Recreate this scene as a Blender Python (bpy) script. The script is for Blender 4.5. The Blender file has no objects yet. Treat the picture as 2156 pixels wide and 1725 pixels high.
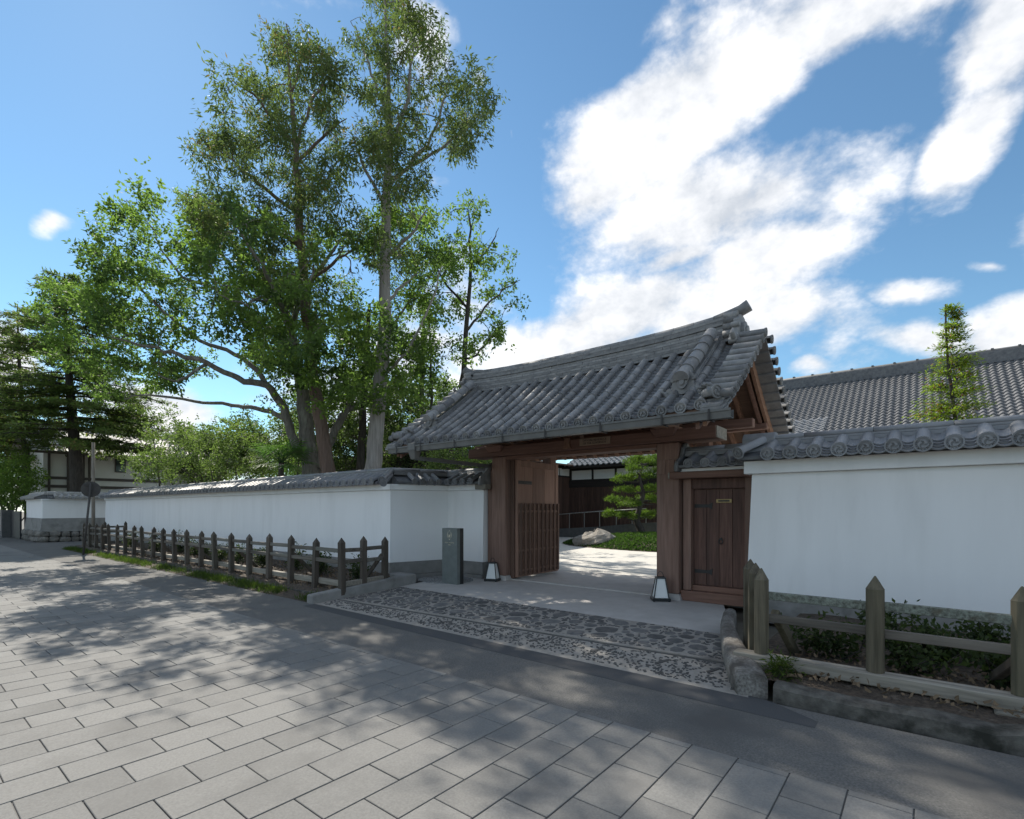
import bpy, bmesh, math, random
import numpy as np
from mathutils import Vector, Matrix
random.seed(7); rng = np.random.default_rng(7)
sc = bpy.context.scene
col = sc.collection
R = math.radians

# ---------------------------------------------------------------- camera
# pixel helpers use a 2156 x 1725 view of the photograph
F = 1077.0; CX = 1078.0; VH = 1072.0; EYE = 1.6
YAW = math.atan2(1945 - CX, F)
fw = np.array([-math.sin(YAW), math.cos(YAW), 0.0]); rt = np.array([math.cos(YAW), math.sin(YAW), 0.0]); up = np.array([0, 0, 1.0])
cam = bpy.data.cameras.new('camera'); camo = bpy.data.objects.new('camera', cam); col.objects.link(camo)
cam.sensor_width = 36.0; cam.lens = 36.0 * F / 2156.0
cam.shift_y = (VH - 862.5) / 2156.0
cam.clip_start = 0.05; cam.clip_end = 3000
camo.location = (0, 0, EYE); camo.rotation_euler = (R(90), 0, YAW)
sc.camera = camo

def ray(u, v): return fw * F + rt * (u - CX) + up * (VH - v)
def onz(u, v, z=0.0):
    q = ray(u, v); return np.array([0, 0, EYE]) + q * ((z - EYE) / q[2])
def ony(u, v, y):
    q = ray(u, v); return np.array([0, 0, EYE]) + q * (y / q[1])
def onx(u, v, x):
    q = ray(u, v); return np.array([0, 0, EYE]) + q * (x / q[0])
def atk(u, v, k): return np.array([0, 0, EYE]) + ray(u, v) * (k / F)

# ---------------------------------------------------------------- light
SUN = Vector((-0.966 * math.cos(R(42)), 0.258 * math.cos(R(42)), math.sin(R(42)))).normalized()
sl = bpy.data.lights.new('sun', 'SUN'); slo = bpy.data.objects.new('sun', sl); col.objects.link(slo)
sl.energy = 2.3; sl.angle = R(0.42); sl.color = (1.0, 0.93, 0.82)
slo.rotation_euler = (-SUN).to_track_quat('-Z', 'Y').to_euler(); slo.location = (-20, 5, 30)
sc.view_settings.view_transform = 'Standard'; sc.view_settings.look = 'None'
sc.view_settings.exposure = 1.58; sc.view_settings.gamma = 1.0
sc.view_settings.use_curve_mapping = False
sc.cycles.use_denoising = True
sc.cycles.max_bounces = 8; sc.cycles.diffuse_bounces = 4; sc.cycles.transmission_bounces = 6; sc.cycles.transparent_max_bounces = 8

world = bpy.data.worlds.new('World'); sc.world = world; world.use_nodes = True
def build_world():
    nt = world.node_tree; N = nt.nodes; L = nt.links; N.clear()
    def mth(op, a, b=None, c=None, clamp=False):
        n = N.new('ShaderNodeMath'); n.operation = op; n.use_clamp = clamp
        for i, x in enumerate((a, b, c)):
            if x is None: continue
            if isinstance(x, (int, float)): n.inputs[i].default_value = x
            else: L.new(x, n.inputs[i])
        return n.outputs[0]
    tc = N.new('ShaderNodeTexCoord'); D = tc.outputs['Generated']
    sky = N.new('ShaderNodeTexSky'); sky.sky_type = 'NISHITA'; sky.sun_disc = False
    sky.sun_elevation = R(42); sky.sun_rotation = math.atan2(SUN.x, SUN.y) % (2 * math.pi)
    sky.air_density = 1.0; sky.dust_density = 0.05; sky.ozone_density = 3.5; sky.altitude = 50
    wn = N.new('ShaderNodeTexNoise'); wn.inputs['Scale'].default_value = 3.2; wn.inputs['Detail'].default_value = 3; L.new(D, wn.inputs['Vector'])
    wv = N.new('ShaderNodeVectorMath'); wv.operation = 'MULTIPLY_ADD'; L.new(wn.outputs['Color'], wv.inputs[0]); wv.inputs[1].default_value = (.14, .14, .14)
    wo = N.new('ShaderNodeVectorMath'); wo.operation = 'ADD'; L.new(D, wo.inputs[0]); wo.inputs[1].default_value = (-.07, -.07, -.07); L.new(wo.outputs[0], wv.inputs[2]); DW = wv.outputs[0]
    # cloud banks: centre and half axes given as directions in the sky
    banks = [(1790, 20, 210, 75, 10, 1), (1450, 60, 170, 70, 10, .5), (1360, 230, 270, 75, 38, 1), (1540, 150, 160, 75, 28, .95),
             (1330, 345, 230, 75, 28, 1), (1500, 440, 270, 115, 8, 1), (1620, 420, 160, 80, 8, .9), (1430, 540, 170, 60, 8, .8),
             (1590, 565, 190, 85, 8, .95), (1330, 655, 250, 90, 12, 1), (1560, 680, 260, 80, 4, .9), (1130, 720, 150, 85, 15, .8),
             (1900, 615, 150, 44, 5, .68), (2065, 265, 190, 60, 60, .9), (2130, 60, 160, 90, 60, 1), (1960, 715, 230, 38, -4, .85), (2110, 700, 160, 62, 8, .9),
             (1680, 772, 90, 34, 4, .65), (140, 515, 60, 48, 30, .58), (350, 880, 170, 70, 0, .85), (40, 800, 110, 90, 0, .85),
             (1082, 262, 60, 24, 62, .35), (1030, 150, 70, 30, 55, .45), (2110, 545, 90, 30, 4, .55), (2240, 460, 90, 120, 0, .7), (900, 700, 150, 90, 0, .6), (2160, 660, 120, 60, 10, .8)]
    field = None
    def unit(u, v):
        q = ray(u, v); return q / np.linalg.norm(q)
    for (u, v, ru, rv, ang, w) in banks:
        c = unit(u, v); ca, sa = math.cos(R(ang)), math.sin(R(ang))
        a = unit(u + ru * ca, v - ru * sa) - unit(u - ru * ca, v + ru * sa)
        b = unit(u - rv * sa, v - rv * ca) - unit(u + rv * sa, v + rv * ca)
        la, lb = np.linalg.norm(a) / 2, np.linalg.norm(b) / 2
        a -= c * (a @ c); a /= np.linalg.norm(a); b = np.cross(c, a)
        mp = N.new('ShaderNodeMapping'); mp.vector_type = 'TEXTURE'; L.new(DW, mp.inputs[0])
        mp.inputs['Location'].default_value = tuple(c); mp.inputs['Rotation'].default_value = Matrix((a, b, c)).transposed().to_euler(); mp.inputs['Scale'].default_value = (la, lb, 0.8)
        ln = N.new('ShaderNodeVectorMath'); ln.operation = 'LENGTH'; L.new(mp.outputs[0], ln.inputs[0])
        f = mth('MULTIPLY_ADD', ln.outputs['Value'], -0.62 , w)
        field = f if field is None else mth('MAXIMUM', field, f)
    # plane-projected noise so that clouds shrink towards the horizon
    comb = N.new('ShaderNodeVectorMath'); comb.operation = 'MULTIPLY'; L.new(D, comb.inputs[0]); comb.inputs[1].default_value = (1, 1, 1.5)
    def noise(scale, detail, rough, off, dist=0.0):
        mp = N.new('ShaderNodeMapping'); mp.inputs['Location'].default_value = off; L.new(comb.outputs[0], mp.inputs[0])
        n = N.new('ShaderNodeTexNoise'); n.inputs['Scale'].default_value = scale; n.inputs['Detail'].default_value = detail
        n.inputs['Roughness'].default_value = rough; n.inputs['Distortion'].default_value = dist; L.new(mp.outputs[0], n.inputs['Vector']); return n.outputs['Fac']
    n1 = noise(5.2, 8, 0.6, (3.1, 1.7, 0), 0.15); n2 = noise(15.0, 4, 0.6, (9.1, 4.7, 0), 0.1); n3 = noise(2.2, 4, 0.5, (1.3, 8.8, 0))
    nn = mth('ADD', mth('MULTIPLY', mth('SUBTRACT', n1, 0.5), 2.0), mth('MULTIPLY', mth('SUBTRACT', n2, 0.5), 0.55))
    base = mth('MULTIPLY', mth('SUBTRACT', n3, 0.36), 1.3)  # unseen cloud cover beyond the view, added to brighten the shaded surfaces
    # open blue stretches of the sky
    for (u, v, ru, rv, w) in ((250, 330, 900, 620, 1.5), (1150, 300, 260, 420, 1.0), (1950, 480, 420, 300, 1.0), (1750, 250, 300, 160, .6), (1300, -200, 1500, 260, .8), (1900, 850, 600, 120, .5)):
        c = unit(u, v); la = np.linalg.norm(unit(u + ru, v) - unit(u - ru, v)) / 2; lb = np.linalg.norm(unit(u, v + rv) - unit(u, v - rv)) / 2
        a = unit(u + 50, v) - c; a -= c * (a @ c); a /= np.linalg.norm(a); b = np.cross(c, a)
        mp = N.new('ShaderNodeMapping'); mp.vector_type = 'TEXTURE'; L.new(DW, mp.inputs[0]); mp.inputs['Location'].default_value = tuple(c); mp.inputs['Rotation'].default_value = Matrix((a, b, c)).transposed().to_euler(); mp.inputs['Scale'].default_value = (la, lb, 0.8)
        ln = N.new('ShaderNodeVectorMath'); ln.operation = 'LENGTH'; L.new(mp.outputs[0], ln.inputs[0])
        base = mth('SUBTRACT', base, mth('MAXIMUM', mth('MULTIPLY_ADD', ln.outputs['Value'], -w, w), 0.0))
    dens = mth('ADD', mth('MAXIMUM', mth('SUBTRACT', mth('MULTIPLY', field, 1.0), 0.17), base), mth('MULTIPLY', nn, 0.75))
    mr = N.new('ShaderNodeMapRange'); mr.interpolation_type = 'SMOOTHSTEP'; L.new(dens, mr.inputs[0]); mr.inputs[1].default_value = 0.0; mr.inputs[2].default_value = 0.46
    alpha = mr.outputs[0]
    # inner modelling of the clouds: thick centres a touch greyer
    shade = N.new('ShaderNodeMapRange'); L.new(mth('ADD', mth('MULTIPLY', n1, 0.65), mth('MULTIPLY', n2, 0.5)), shade.inputs[0]); shade.inputs[1].default_value = 0.42; shade.inputs[2].default_value = 0.72
    cr = N.new('ShaderNodeMix'); cr.data_type = 'RGBA'; L.new(shade.outputs[0], cr.inputs['Factor'])
    cr.inputs['A'].default_value = (0.24, 0.258, 0.285, 1); cr.inputs['B'].default_value = (0.44, 0.44, 0.445, 1)
    mulc = N.new('ShaderNodeVectorMath'); mulc.operation = 'SCALE'; L.new(cr.outputs['Result'], mulc.inputs[0]); mulc.inputs['Scale'].default_value = CLOUD / SKYS
    tint = N.new('ShaderNodeMix'); tint.data_type = 'RGBA'; tint.blend_type = 'MULTIPLY'; tint.inputs['Factor'].default_value = 1.0; L.new(sky.outputs[0], tint.inputs['A']); tint.inputs['B'].default_value = (0.84, 1.0, 0.95, 1)
    mix = N.new('ShaderNodeMix'); mix.data_type = 'RGBA'; L.new(alpha, mix.inputs['Factor']); L.new(tint.outputs['Result'], mix.inputs['A']); L.new(mulc.outputs[0], mix.inputs['B'])
    bg = N.new('ShaderNodeBackground'); bg.inputs['Strength'].default_value = SKYS; L.new(mix.outputs['Result'], bg.inputs['Color'])
    out = N.new('ShaderNodeOutputWorld'); L.new(bg.outputs[0], out.inputs[0])
SKYS = 0.054; CLOUD = 0.92
build_world()

# ---------------------------------------------------------------- mesh helpers
class MB:
    """collects shapes, becomes one mesh"""
    def __init__(s): s.v = []; s.f = []; s.sm = []; s.mi = []; s.cm = 0
    def add(s, vs, fs, smooth=False):
        o = len(s.v); s.v += [tuple(map(float, p)) for p in vs]
        for f in fs: s.f.append(tuple(i + o for i in f)); s.sm.append(smooth); s.mi.append(s.cm)
        return s
    def box(s, x0, x1, y0, y1, z0, z1):
        vs = [(x, y, z) for z in (z0, z1) for y in (y0, y1) for x in (x0, x1)]
        return s.add(vs, [(0, 2, 3, 1), (4, 5, 7, 6), (0, 1, 5, 4), (2, 6, 7, 3), (0, 4, 6, 2), (1, 3, 7, 5)])
    def hexa(s, b, t):   # bottom and top quads, counter-clockwise from above
        return s.add(list(b) + list(t), [(3, 2, 1, 0), (4, 5, 6, 7), (0, 1, 5, 4), (1, 2, 6, 5), (2, 3, 7, 6), (3, 0, 4, 7)])
    def bar(s, p, q, w, h, upv=(0, 0, 1)):   # rectangular bar from p to q, w across, h along up
        p, q = Vector(p), Vector(q); d = (q - p).normalized(); upv = Vector(upv)
        a = d.cross(upv).normalized() * (w / 2); b = a.cross(d).normalized() * (h / 2)
        c = [(-1, -1), (1, -1), (1, 1), (-1, 1)]
        vs = [p + a * i + b * j for i, j in c] + [q + a * i + b * j for i, j in c]
        return s.add(vs, [(3, 2, 1, 0), (4, 5, 6, 7), (0, 1, 5, 4), (1, 2, 6, 5), (2, 3, 7, 6), (3, 0, 4, 7)])
    def tube(s, path, rad, n=8, cap=True, smooth=True):
        path = [Vector(p) for p in path]; m = len(path)
        if isinstance(rad, (int, float)): rad = [rad] * m
        vs = []; prev = None
        for i, p in enumerate(path):
            d = (path[min(i + 1, m - 1)] - path[max(i - 1, 0)]); d = d.normalized() if d.length > 1e-9 else Vector((0, 0, 1))
            if prev is None:
                a = d.cross(Vector((0, 0, 1)) if abs(d.z) < 0.9 else Vector((1, 0, 0))).normalized()
            else:
                a = (prev - d * prev.dot(d)).normalized()
            prev = a; b = d.cross(a)
            for j in range(n):
                t = 2 * math.pi * j / n; vs.append(p + (a * math.cos(t) + b * math.sin(t)) * rad[i])
        fs = [(i * n + j, i * n + (j + 1) % n, (i + 1) * n + (j + 1) % n, (i + 1) * n + j) for i in range(m - 1) for j in range(n)]
        s.add(vs, fs, smooth)
        if cap:
            o = len(s.v) - len(vs)
            s.f.append(tuple(o + j for j in reversed(range(n)))); s.sm.append(False); s.mi.append(s.cm)
            s.f.append(tuple(o + (m - 1) * n + j for j in range(n))); s.sm.append(False); s.mi.append(s.cm)
        return s
    def loft(s, rings, closed=True, cap=False, smooth=False):
        n = len(rings[0]); vs = [p for r in rings for p in r]; m = len(rings)
        kk = n if closed else n - 1
        fs = [(i * n + j, i * n + (j + 1) % n, (i + 1) * n + (j + 1) % n, (i + 1) * n + j) for i in range(m - 1) for j in range(kk)]
        s.add(vs, fs, smooth)
        if cap:
            o = len(s.v) - len(vs)
            s.f.append(tuple(o + j for j in reversed(range(n)))); s.sm.append(False); s.mi.append(s.cm)
            s.f.append(tuple(o + (m - 1) * n + j for j in range(n))); s.sm.append(False); s.mi.append(s.cm)
        return s
    def poly(s, pts, smooth=False): return s.add(pts, [tuple(range(len(pts)))], smooth)
    def prism(s, pts, off):   # polygon extruded by vector
        n = len(pts); off = Vector(off); pts = [Vector(p) for p in pts]
        vs = pts + [p + off for p in pts]
        return s.add(vs, [tuple(reversed(range(n))), tuple(range(n, 2 * n))] + [(i, (i + 1) % n, n + (i + 1) % n, n + i) for i in range(n)])
    def mesh(s, name, mats, bevel=0.0, seg=1, recalc=True):
        me = bpy.data.meshes.new(name); me.from_pydata(s.v, [], s.f)
        for m in (mats if isinstance(mats, (list, tuple)) else [mats]): me.materials.append(m)
        me.polygons.foreach_set('use_smooth', s.sm); me.polygons.foreach_set('material_index', s.mi)
        if bevel or recalc:
            bm = bmesh.new(); bm.from_mesh(me)
            if recalc: bmesh.ops.recalc_face_normals(bm, faces=bm.faces)
            if bevel:
                es = [e for e in bm.edges if len(e.link_faces) == 2 and e.calc_face_angle(0) > 0.6]
                bmesh.ops.bevel(bm, geom=es, offset=bevel, segments=seg, affect='EDGES', clamp_overlap=True)
            bm.to_mesh(me); bm.free()
        me.update(); return me

ORG = {}
def link(o, parent=None):
    col.objects.link(o)
    if parent is not None: o.parent = parent; ORG[o.name] = ORG[parent.name]
    return o
def thing(name, label, cat, loc, group=None):
    o = bpy.data.objects.new(name, None); o.empty_display_size = 0.1; col.objects.link(o); o.location = loc
    o['label'] = label; o['category'] = cat
    if group: o['group'] = group
    ORG[o.name] = Vector(loc); return o
def part(name, mb, mat, parent, bevel=0.0, seg=1, recalc=True, stuff=False):
    """mesh built in world coordinates, stored relative to its thing's base"""
    o_ = ORG[parent.name]
    mb.v = [(x - o_.x, y - o_.y, z - o_.z) for x, y, z in mb.v]
    o = bpy.data.objects.new(name, mb.mesh(name, mat, bevel, seg, recalc)); link(o, parent)
    if stuff: o['kind'] = 'stuff'
    return o
def place(name, me, mw, parent):
    """shared mesh put at world matrix mw under a thing or part"""
    o = bpy.data.objects.new(name, me); link(o, parent); o.matrix_local = Matrix.Translation(-ORG[parent.name]) @ mw; return o
def solo(name, mb, mat, label, cat, base, bevel=0.0, group=None, seg=1, recalc=True):
    """a thing that is one mesh"""
    b = Vector(base); mb.v = [(x - b.x, y - b.y, z - b.z) for x, y, z in mb.v]
    o = bpy.data.objects.new(name, mb.mesh(name, mat, bevel, seg, recalc)); col.objects.link(o); o.location = b
    o['label'] = label; o['category'] = cat; ORG[o.name] = b
    if group: o['group'] = group
    return o
def struct(name, mb, mat, label=None, bevel=0.0, kind='structure', recalc=True):
    o = bpy.data.objects.new(name, mb.mesh(name, mat, bevel, 1, recalc)); col.objects.link(o); o['kind'] = kind; ORG[o.name] = Vector((0, 0, 0))
    if label: o['label'] = label
    return o
def frame(origin, xa, ya, za):
    m = Matrix.Identity(4)
    for i, a in enumerate((xa, ya, za)):
        for j in range(3): m[j][i] = a[j]
    for j in range(3): m[j][3] = origin[j]
    return m

# ---------------------------------------------------------------- materials
def mat(name, c1, c2=None, scale=4.0, rough=0.8, bump=0.0, bscale=None, stretch=(1, 1, 1), rand=0.0, detail=6, spec=0.35, c3=None, s3=1.0, t3=(0.55, 0.7), coat=0.0, metal=0.0, bdist=0.01, contrast=(0.3, 0.7)):
    m = bpy.data.materials.new(name); m.use_nodes = True; nt = m.node_tree; N = nt.nodes; L = nt.links
    b = N['Principled BSDF']; b.inputs['Roughness'].default_value = rough; b.inputs['Specular IOR Level'].default_value = spec; b.inputs['Metallic'].default_value = metal
    if coat: b.inputs['Coat Weight'].default_value = coat
    c2 = c2 or c1
    tc = N.new('ShaderNodeTexCoord'); mp = N.new('ShaderNodeMapping'); mp.inputs['Scale'].default_value = stretch; L.new(tc.outputs['Object'], mp.inputs[0])
    oi = N.new('ShaderNodeObjectInfo')
    w = N.new('ShaderNodeMath'); w.operation = 'MULTIPLY'; w.inputs[1].default_value = 37.0; L.new(oi.outputs['Random'], w.inputs[0])
    def noise(sc_, det, ro=0.6, vec=mp.outputs[0]):
        n = N.new('ShaderNodeTexNoise'); n.noise_dimensions = '4D'; n.inputs['Scale'].default_value = sc_; n.inputs['Detail'].default_value = det; n.inputs['Roughness'].default_value = ro
        L.new(vec, n.inputs['Vector'])
        if rand: L.new(w.outputs[0], n.inputs['W'])
        return n.outputs['Fac']
    def ramp(x, a, bb):
        r = N.new('ShaderNodeMapRange'); L.new(x, r.inputs[0]); r.inputs[1].default_value = a; r.inputs[2].default_value = bb; return r.outputs[0]
    def mixc(f, A, B):
        k = N.new('ShaderNodeMix'); k.data_type = 'RGBA'; L.new(f, k.inputs['Factor'])
        for s_, x in (('A', A), ('B', B)):
            if isinstance(x, tuple): k.inputs[s_].default_value = (*x, 1)
            else: L.new(x, k.inputs[s_])
        return k.outputs['Result']
    n1 = noise(scale, detail)
    c = mixc(ramp(n1, *contrast), c1, c2)
    if c3: c = mixc(ramp(noise(s3, 5), *t3), c, c3)
    if rand:
        hs = N.new('ShaderNodeHueSaturation'); L.new(c, hs.inputs['Color']); rr = N.new('ShaderNodeMapRange'); L.new(oi.outputs['Random'], rr.inputs[0])
        rr.inputs[3].default_value = 1 - rand; rr.inputs[4].default_value = 1 + rand; L.new(rr.outputs[0], hs.inputs['Value']); c = hs.outputs['Color']
    L.new(c, b.inputs['Base Color'])
    if bump:
        bn = N.new('ShaderNodeBump'); bn.inputs['Strength'].default_value = bump; bn.inputs['Distance'].default_value = bdist
        L.new(noise(bscale or scale * 3, 6), bn.inputs['Height']); L.new(bn.outputs[0], b.inputs['Normal'])
    return m
def wood(name, c1, c2, axis, rand=0.18, rough=0.75, c3=None, g=1.0):
    st = [9.0 * g, 9.0 * g, 9.0 * g]; st['xyz'.index(axis)] = 0.55 * g
    return mat(name, c1, c2, scale=3.0, rough=rough, bump=0.35, bscale=5.0, stretch=tuple(st), rand=rand, detail=8, c3=c3, s3=0.35, t3=(0.5, 0.75), bdist=0.004)
def leafmat(name, c, trans=0.45, yellow=(0.30, 0.30, 0.03), ymix=0.25, dead=None, rough=0.45):
    m = bpy.data.materials.new(name); m.use_nodes = True; nt = m.node_tree; N = nt.nodes; L = nt.links
    b = N['Principled BSDF']; b.inputs['Roughness'].default_value = 0.6; b.inputs['Specular IOR Level'].default_value = 0.18
    at = N.new('ShaderNodeAttribute'); at.attribute_name = 'tint'
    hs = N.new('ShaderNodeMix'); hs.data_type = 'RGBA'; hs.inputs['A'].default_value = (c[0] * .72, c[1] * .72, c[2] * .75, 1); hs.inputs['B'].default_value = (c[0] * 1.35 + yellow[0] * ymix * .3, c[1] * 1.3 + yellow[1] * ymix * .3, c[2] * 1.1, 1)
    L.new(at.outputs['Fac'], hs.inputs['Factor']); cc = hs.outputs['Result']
    if dead:
        mr = N.new('ShaderNodeMapRange'); L.new(at.outputs['Fac'], mr.inputs[0]); mr.inputs[1].default_value = 0.86; mr.inputs[2].default_value = 0.9
        k = N.new('ShaderNodeMix'); k.data_type = 'RGBA'; L.new(mr.outputs[0], k.inputs['Factor']); L.new(cc, k.inputs['A']); k.inputs['B'].default_value = (*dead, 1); cc = k.outputs['Result']
    L.new(cc, b.inputs['Base Color'])
    tr = N.new('ShaderNodeBsdfTranslucent')
    g = N.new('ShaderNodeMix'); g.data_type = 'RGBA'; g.blend_type = 'MULTIPLY'; g.inputs['Factor'].default_value = 1.0; L.new(cc, g.inputs['A']); g.inputs['B'].default_value = (1.75, 2.1, 1.25, 1); L.new(g.outputs['Result'], tr.inputs['Color'])
    mx = N.new('ShaderNodeMixShader'); mx.inputs[0].default_value = trans; L.new(b.outputs[0], mx.inputs[1]); L.new(tr.outputs[0], mx.inputs[2])
    L.new(mx.outputs[0], N['Material Output'].inputs[0]); return m

M = {}
M['slab'] = mat('granite_slab', (0.135, 0.134, 0.128), (0.225, 0.222, 0.212), 70, 0.85, 0.5, 160, rand=0.09, c3=(0.125, 0.123, 0.118), s3=1.3, t3=(0.5, 0.72), bdist=0.004, contrast=(0.2, 0.8))
M['grout'] = mat('dark_grout', (0.13, 0.128, 0.123), (0.17, 0.167, 0.16), 30, 0.95)
M['asphalt'] = mat('worn_asphalt', (0.085, 0.084, 0.08), (0.185, 0.18, 0.17), 75, 0.95, 0.7, 180, c3=(0.095, 0.093, 0.09), s3=1.1, t3=(0.48, 0.7), bdist=0.006)
M['asphalt_dark'] = mat('fresh_asphalt', (0.055, 0.057, 0.06), (0.09, 0.092, 0.095), 130, 0.9, 0.4, 260, bdist=0.004)
M['earth'] = mat('ground_earth', (0.11, 0.10, 0.08), (0.16, 0.15, 0.12), 3, 0.95)
M['soil'] = mat('leafy_soil', (0.035, 0.028, 0.022), (0.13, 0.10, 0.075), 26, 0.95, 0.9, 40, c3=(0.19, 0.16, 0.13), s3=14, t3=(0.6, 0.75), bdist=0.02)
M['mortar'] = mat('apron_mortar', (0.25, 0.232, 0.205), (0.35, 0.33, 0.30), 14, 0.95, 0.4, 90, c3=(0.15, 0.14, 0.13), s3=1.6, bdist=0.004)
M['stone_dark'] = mat('apron_stone', (0.075, 0.077, 0.08), (0.16, 0.155, 0.148), 12, 0.8, 0.6, 40, rand=0.3, bdist=0.006)
M['pebble'] = mat('dark_pebble', (0.05, 0.05, 0.05), (0.10, 0.098, 0.095), 20, 0.6)
M['floor'] = mat('gate_floor', (0.42, 0.40, 0.375), (0.50, 0.48, 0.455), 5, 0.9, 0.15, 150, c3=(0.37, 0.355, 0.335), s3=0.7, bdist=0.003)
M['court'] = mat('courtyard_gravel', (0.50, 0.475, 0.43), (0.62, 0.60, 0.55), 60, 0.95, 0.3, 160, bdist=0.004)
M['gravel'] = mat('grey_gravel', (0.12, 0.125, 0.125), (0.30, 0.30, 0.29), 40, 0.85, rand=0.2)
M['plaster'] = mat('white_plaster', (0.80, 0.80, 0.795), (0.84, 0.84, 0.835), 1.2, 0.9, 0.05, 60, bdist=0.002, spec=0.2, stretch=(2.2, 2.2, .4), c3=(0.725, 0.725, 0.715), s3=1.1, t3=(0.5, 0.8))
M['concrete'] = mat('stained_concrete', (0.20, 0.195, 0.185), (0.29, 0.285, 0.27), 4, 0.95, 0.35, 70, c3=(0.12, 0.115, 0.105), s3=2.4, t3=(0.52, 0.75), bdist=0.006)
M['moss_conc'] = mat('mossy_concrete', (0.035, 0.033, 0.029), (0.16, 0.15, 0.132), 9, 0.95, 0.8, 50, c3=(0.03, 0.03, 0.024), s3=3.5, t3=(0.5, 0.62), bdist=0.01)
M['kerb_stone'] = mat('speckled_kerb_stone', (0.10, 0.09, 0.08), (0.34, 0.325, 0.30), 45, 0.95, 1.0, 55, c3=(0.09, 0.08, 0.07), s3=2.2, t3=(0.48, 0.62), bdist=0.01)
M['tile'] = mat('grey_roof_tile', (0.175, 0.18, 0.19), (0.24, 0.245, 0.255), 6, 0.5, 0.15, 60, rand=0.14, spec=0.5, bdist=0.003)
M['tile_old'] = mat('weathered_roof_tile', (0.125, 0.126, 0.13), (0.25, 0.248, 0.243), 7, 0.6, 0.35, 40, rand=0.30, spec=0.5, c3=(0.30, 0.29, 0.275), s3=9, t3=(0.58, 0.75), bdist=0.005)
M['tile_hall'] = mat('plain_hall_tile', (0.115, 0.118, 0.125), (0.15, 0.152, 0.158), 0.6, 0.6, rand=0.0)
M['tile_dark'] = mat('dark_pan_tile', (0.085, 0.09, 0.098), (0.18, 0.183, 0.188), 9, 0.6, 0.3, 40, rand=0.1, bdist=0.005)
M['post'] = wood('gate_post_wood', (0.165, 0.098, 0.074), (0.275, 0.172, 0.135), 'z', c3=(0.19, 0.14, 0.118))
M['beam'] = wood('gate_beam_wood', (0.145, 0.078, 0.057), (0.24, 0.135, 0.10), 'x')
M['beam_y'] = wood('gate_rafter_wood', (0.17, 0.092, 0.06), (0.28, 0.16, 0.105), 'y')
M['deck'] = wood('roof_board_wood', (0.10, 0.06, 0.04), (0.17, 0.10, 0.065), 'x')
M['door'] = wood('gate_door_wood', (0.20, 0.118, 0.087), (0.30, 0.185, 0.14), 'z')
M['slat'] = wood('lattice_slat_wood', (0.10, 0.06, 0.045), (0.18, 0.108, 0.08), 'z')
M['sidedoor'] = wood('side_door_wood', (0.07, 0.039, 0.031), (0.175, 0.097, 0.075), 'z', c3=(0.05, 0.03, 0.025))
M['fence_dark'] = wood('weathered_fence_post', (0.05, 0.04, 0.033), (0.12, 0.10, 0.08), 'z', c3=(0.07, 0.075, 0.05))
M['fence_rail'] = wood('weathered_fence_rail', (0.06, 0.052, 0.043), (0.17, 0.15, 0.125), 'x', c3=(0.22, 0.23, 0.2))
M['fence_post_r'] = wood('mossy_fence_post', (0.055, 0.047, 0.032), (0.15, 0.128, 0.088), 'z', c3=(0.075, 0.08, 0.042))
M['fence_sill'] = wood('grey_sill_beam', (0.15, 0.135, 0.11), (0.33, 0.30, 0.25), 'x', c3=(0.20, 0.185, 0.15))
M['lichen'] = mat('lichen_rail', (0.05, 0.048, 0.04), (0.26, 0.29, 0.245), 38, 0.95, 0.6, 60, c3=(0.10, 0.085, 0.06), s3=7, bdist=0.006)
M['iron'] = mat('dark_iron', (0.02, 0.018, 0.017), (0.035, 0.032, 0.03), 20, 0.55, spec=0.5)
M['brass'] = mat('dull_brass', (0.30, 0.22, 0.10), (0.38, 0.29, 0.15), 20, 0.45, metal=0.7)
M['copper'] = mat('grey_gutter_metal', (0.105, 0.105, 0.102), (0.15, 0.15, 0.145), 6, 0.5, 0.05, 30, metal=0.2)
M['black'] = mat('black_lacquer', (0.012, 0.014, 0.016), (0.02, 0.022, 0.024), 20, 0.4, spec=0.5)
M['paper'] = mat('lantern_paper', (0.72, 0.73, 0.72), (0.78, 0.79, 0.78), 8, 0.7)
M['sign'] = mat('green_black_stone', (0.12, 0.138, 0.132), (0.165, 0.185, 0.178), 9, 0.45, 0.05, 60)
M['sign_side'] = mat('sign_edge', (0.014, 0.016, 0.018), (0.022, 0.024, 0.026), 12, 0.4)
M['gold'] = mat('pale_gold', (0.50, 0.45, 0.33), (0.56, 0.5, 0.38), 20, 0.45)
M['plaque'] = wood('plaque_wood', (0.30, 0.22, 0.16), (0.40, 0.30, 0.22), 'x')
M['ink'] = mat('burnt_lettering', (0.035, 0.022, 0.018), (0.045, 0.03, 0.024), 10, 0.8)
M['bark_grey'] = mat('grey_bark', (0.10, 0.092, 0.08), (0.24, 0.225, 0.20), 5, 0.95, 1.0, 9, stretch=(3, 3, 0.6), c3=(0.30, 0.31, 0.26), s3=2.0, bdist=0.03)
M['bark_pale'] = mat('pale_peeling_bark', (0.19, 0.17, 0.155), (0.36, 0.335, 0.31), 4, 0.95, 1.0, 8, stretch=(5, 5, 0.35), bdist=0.03)
M['bark_red'] = mat('red_brown_bark', (0.10, 0.068, 0.055), (0.22, 0.155, 0.125), 4, 0.95, 1.0, 8, stretch=(6, 6, 0.3), c3=(0.22, 0.19, 0.17), s3=1.5, bdist=0.03)
M['bark_dark'] = mat('dark_bark', (0.035, 0.03, 0.026), (0.085, 0.075, 0.065), 5, 0.95, 1.0, 9, stretch=(4, 4, 0.6), bdist=0.03)
M['leaf_camphor'] = leafmat('camphor_leaf', (0.078, 0.124, 0.046), 0.52, ymix=0.4)
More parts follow.
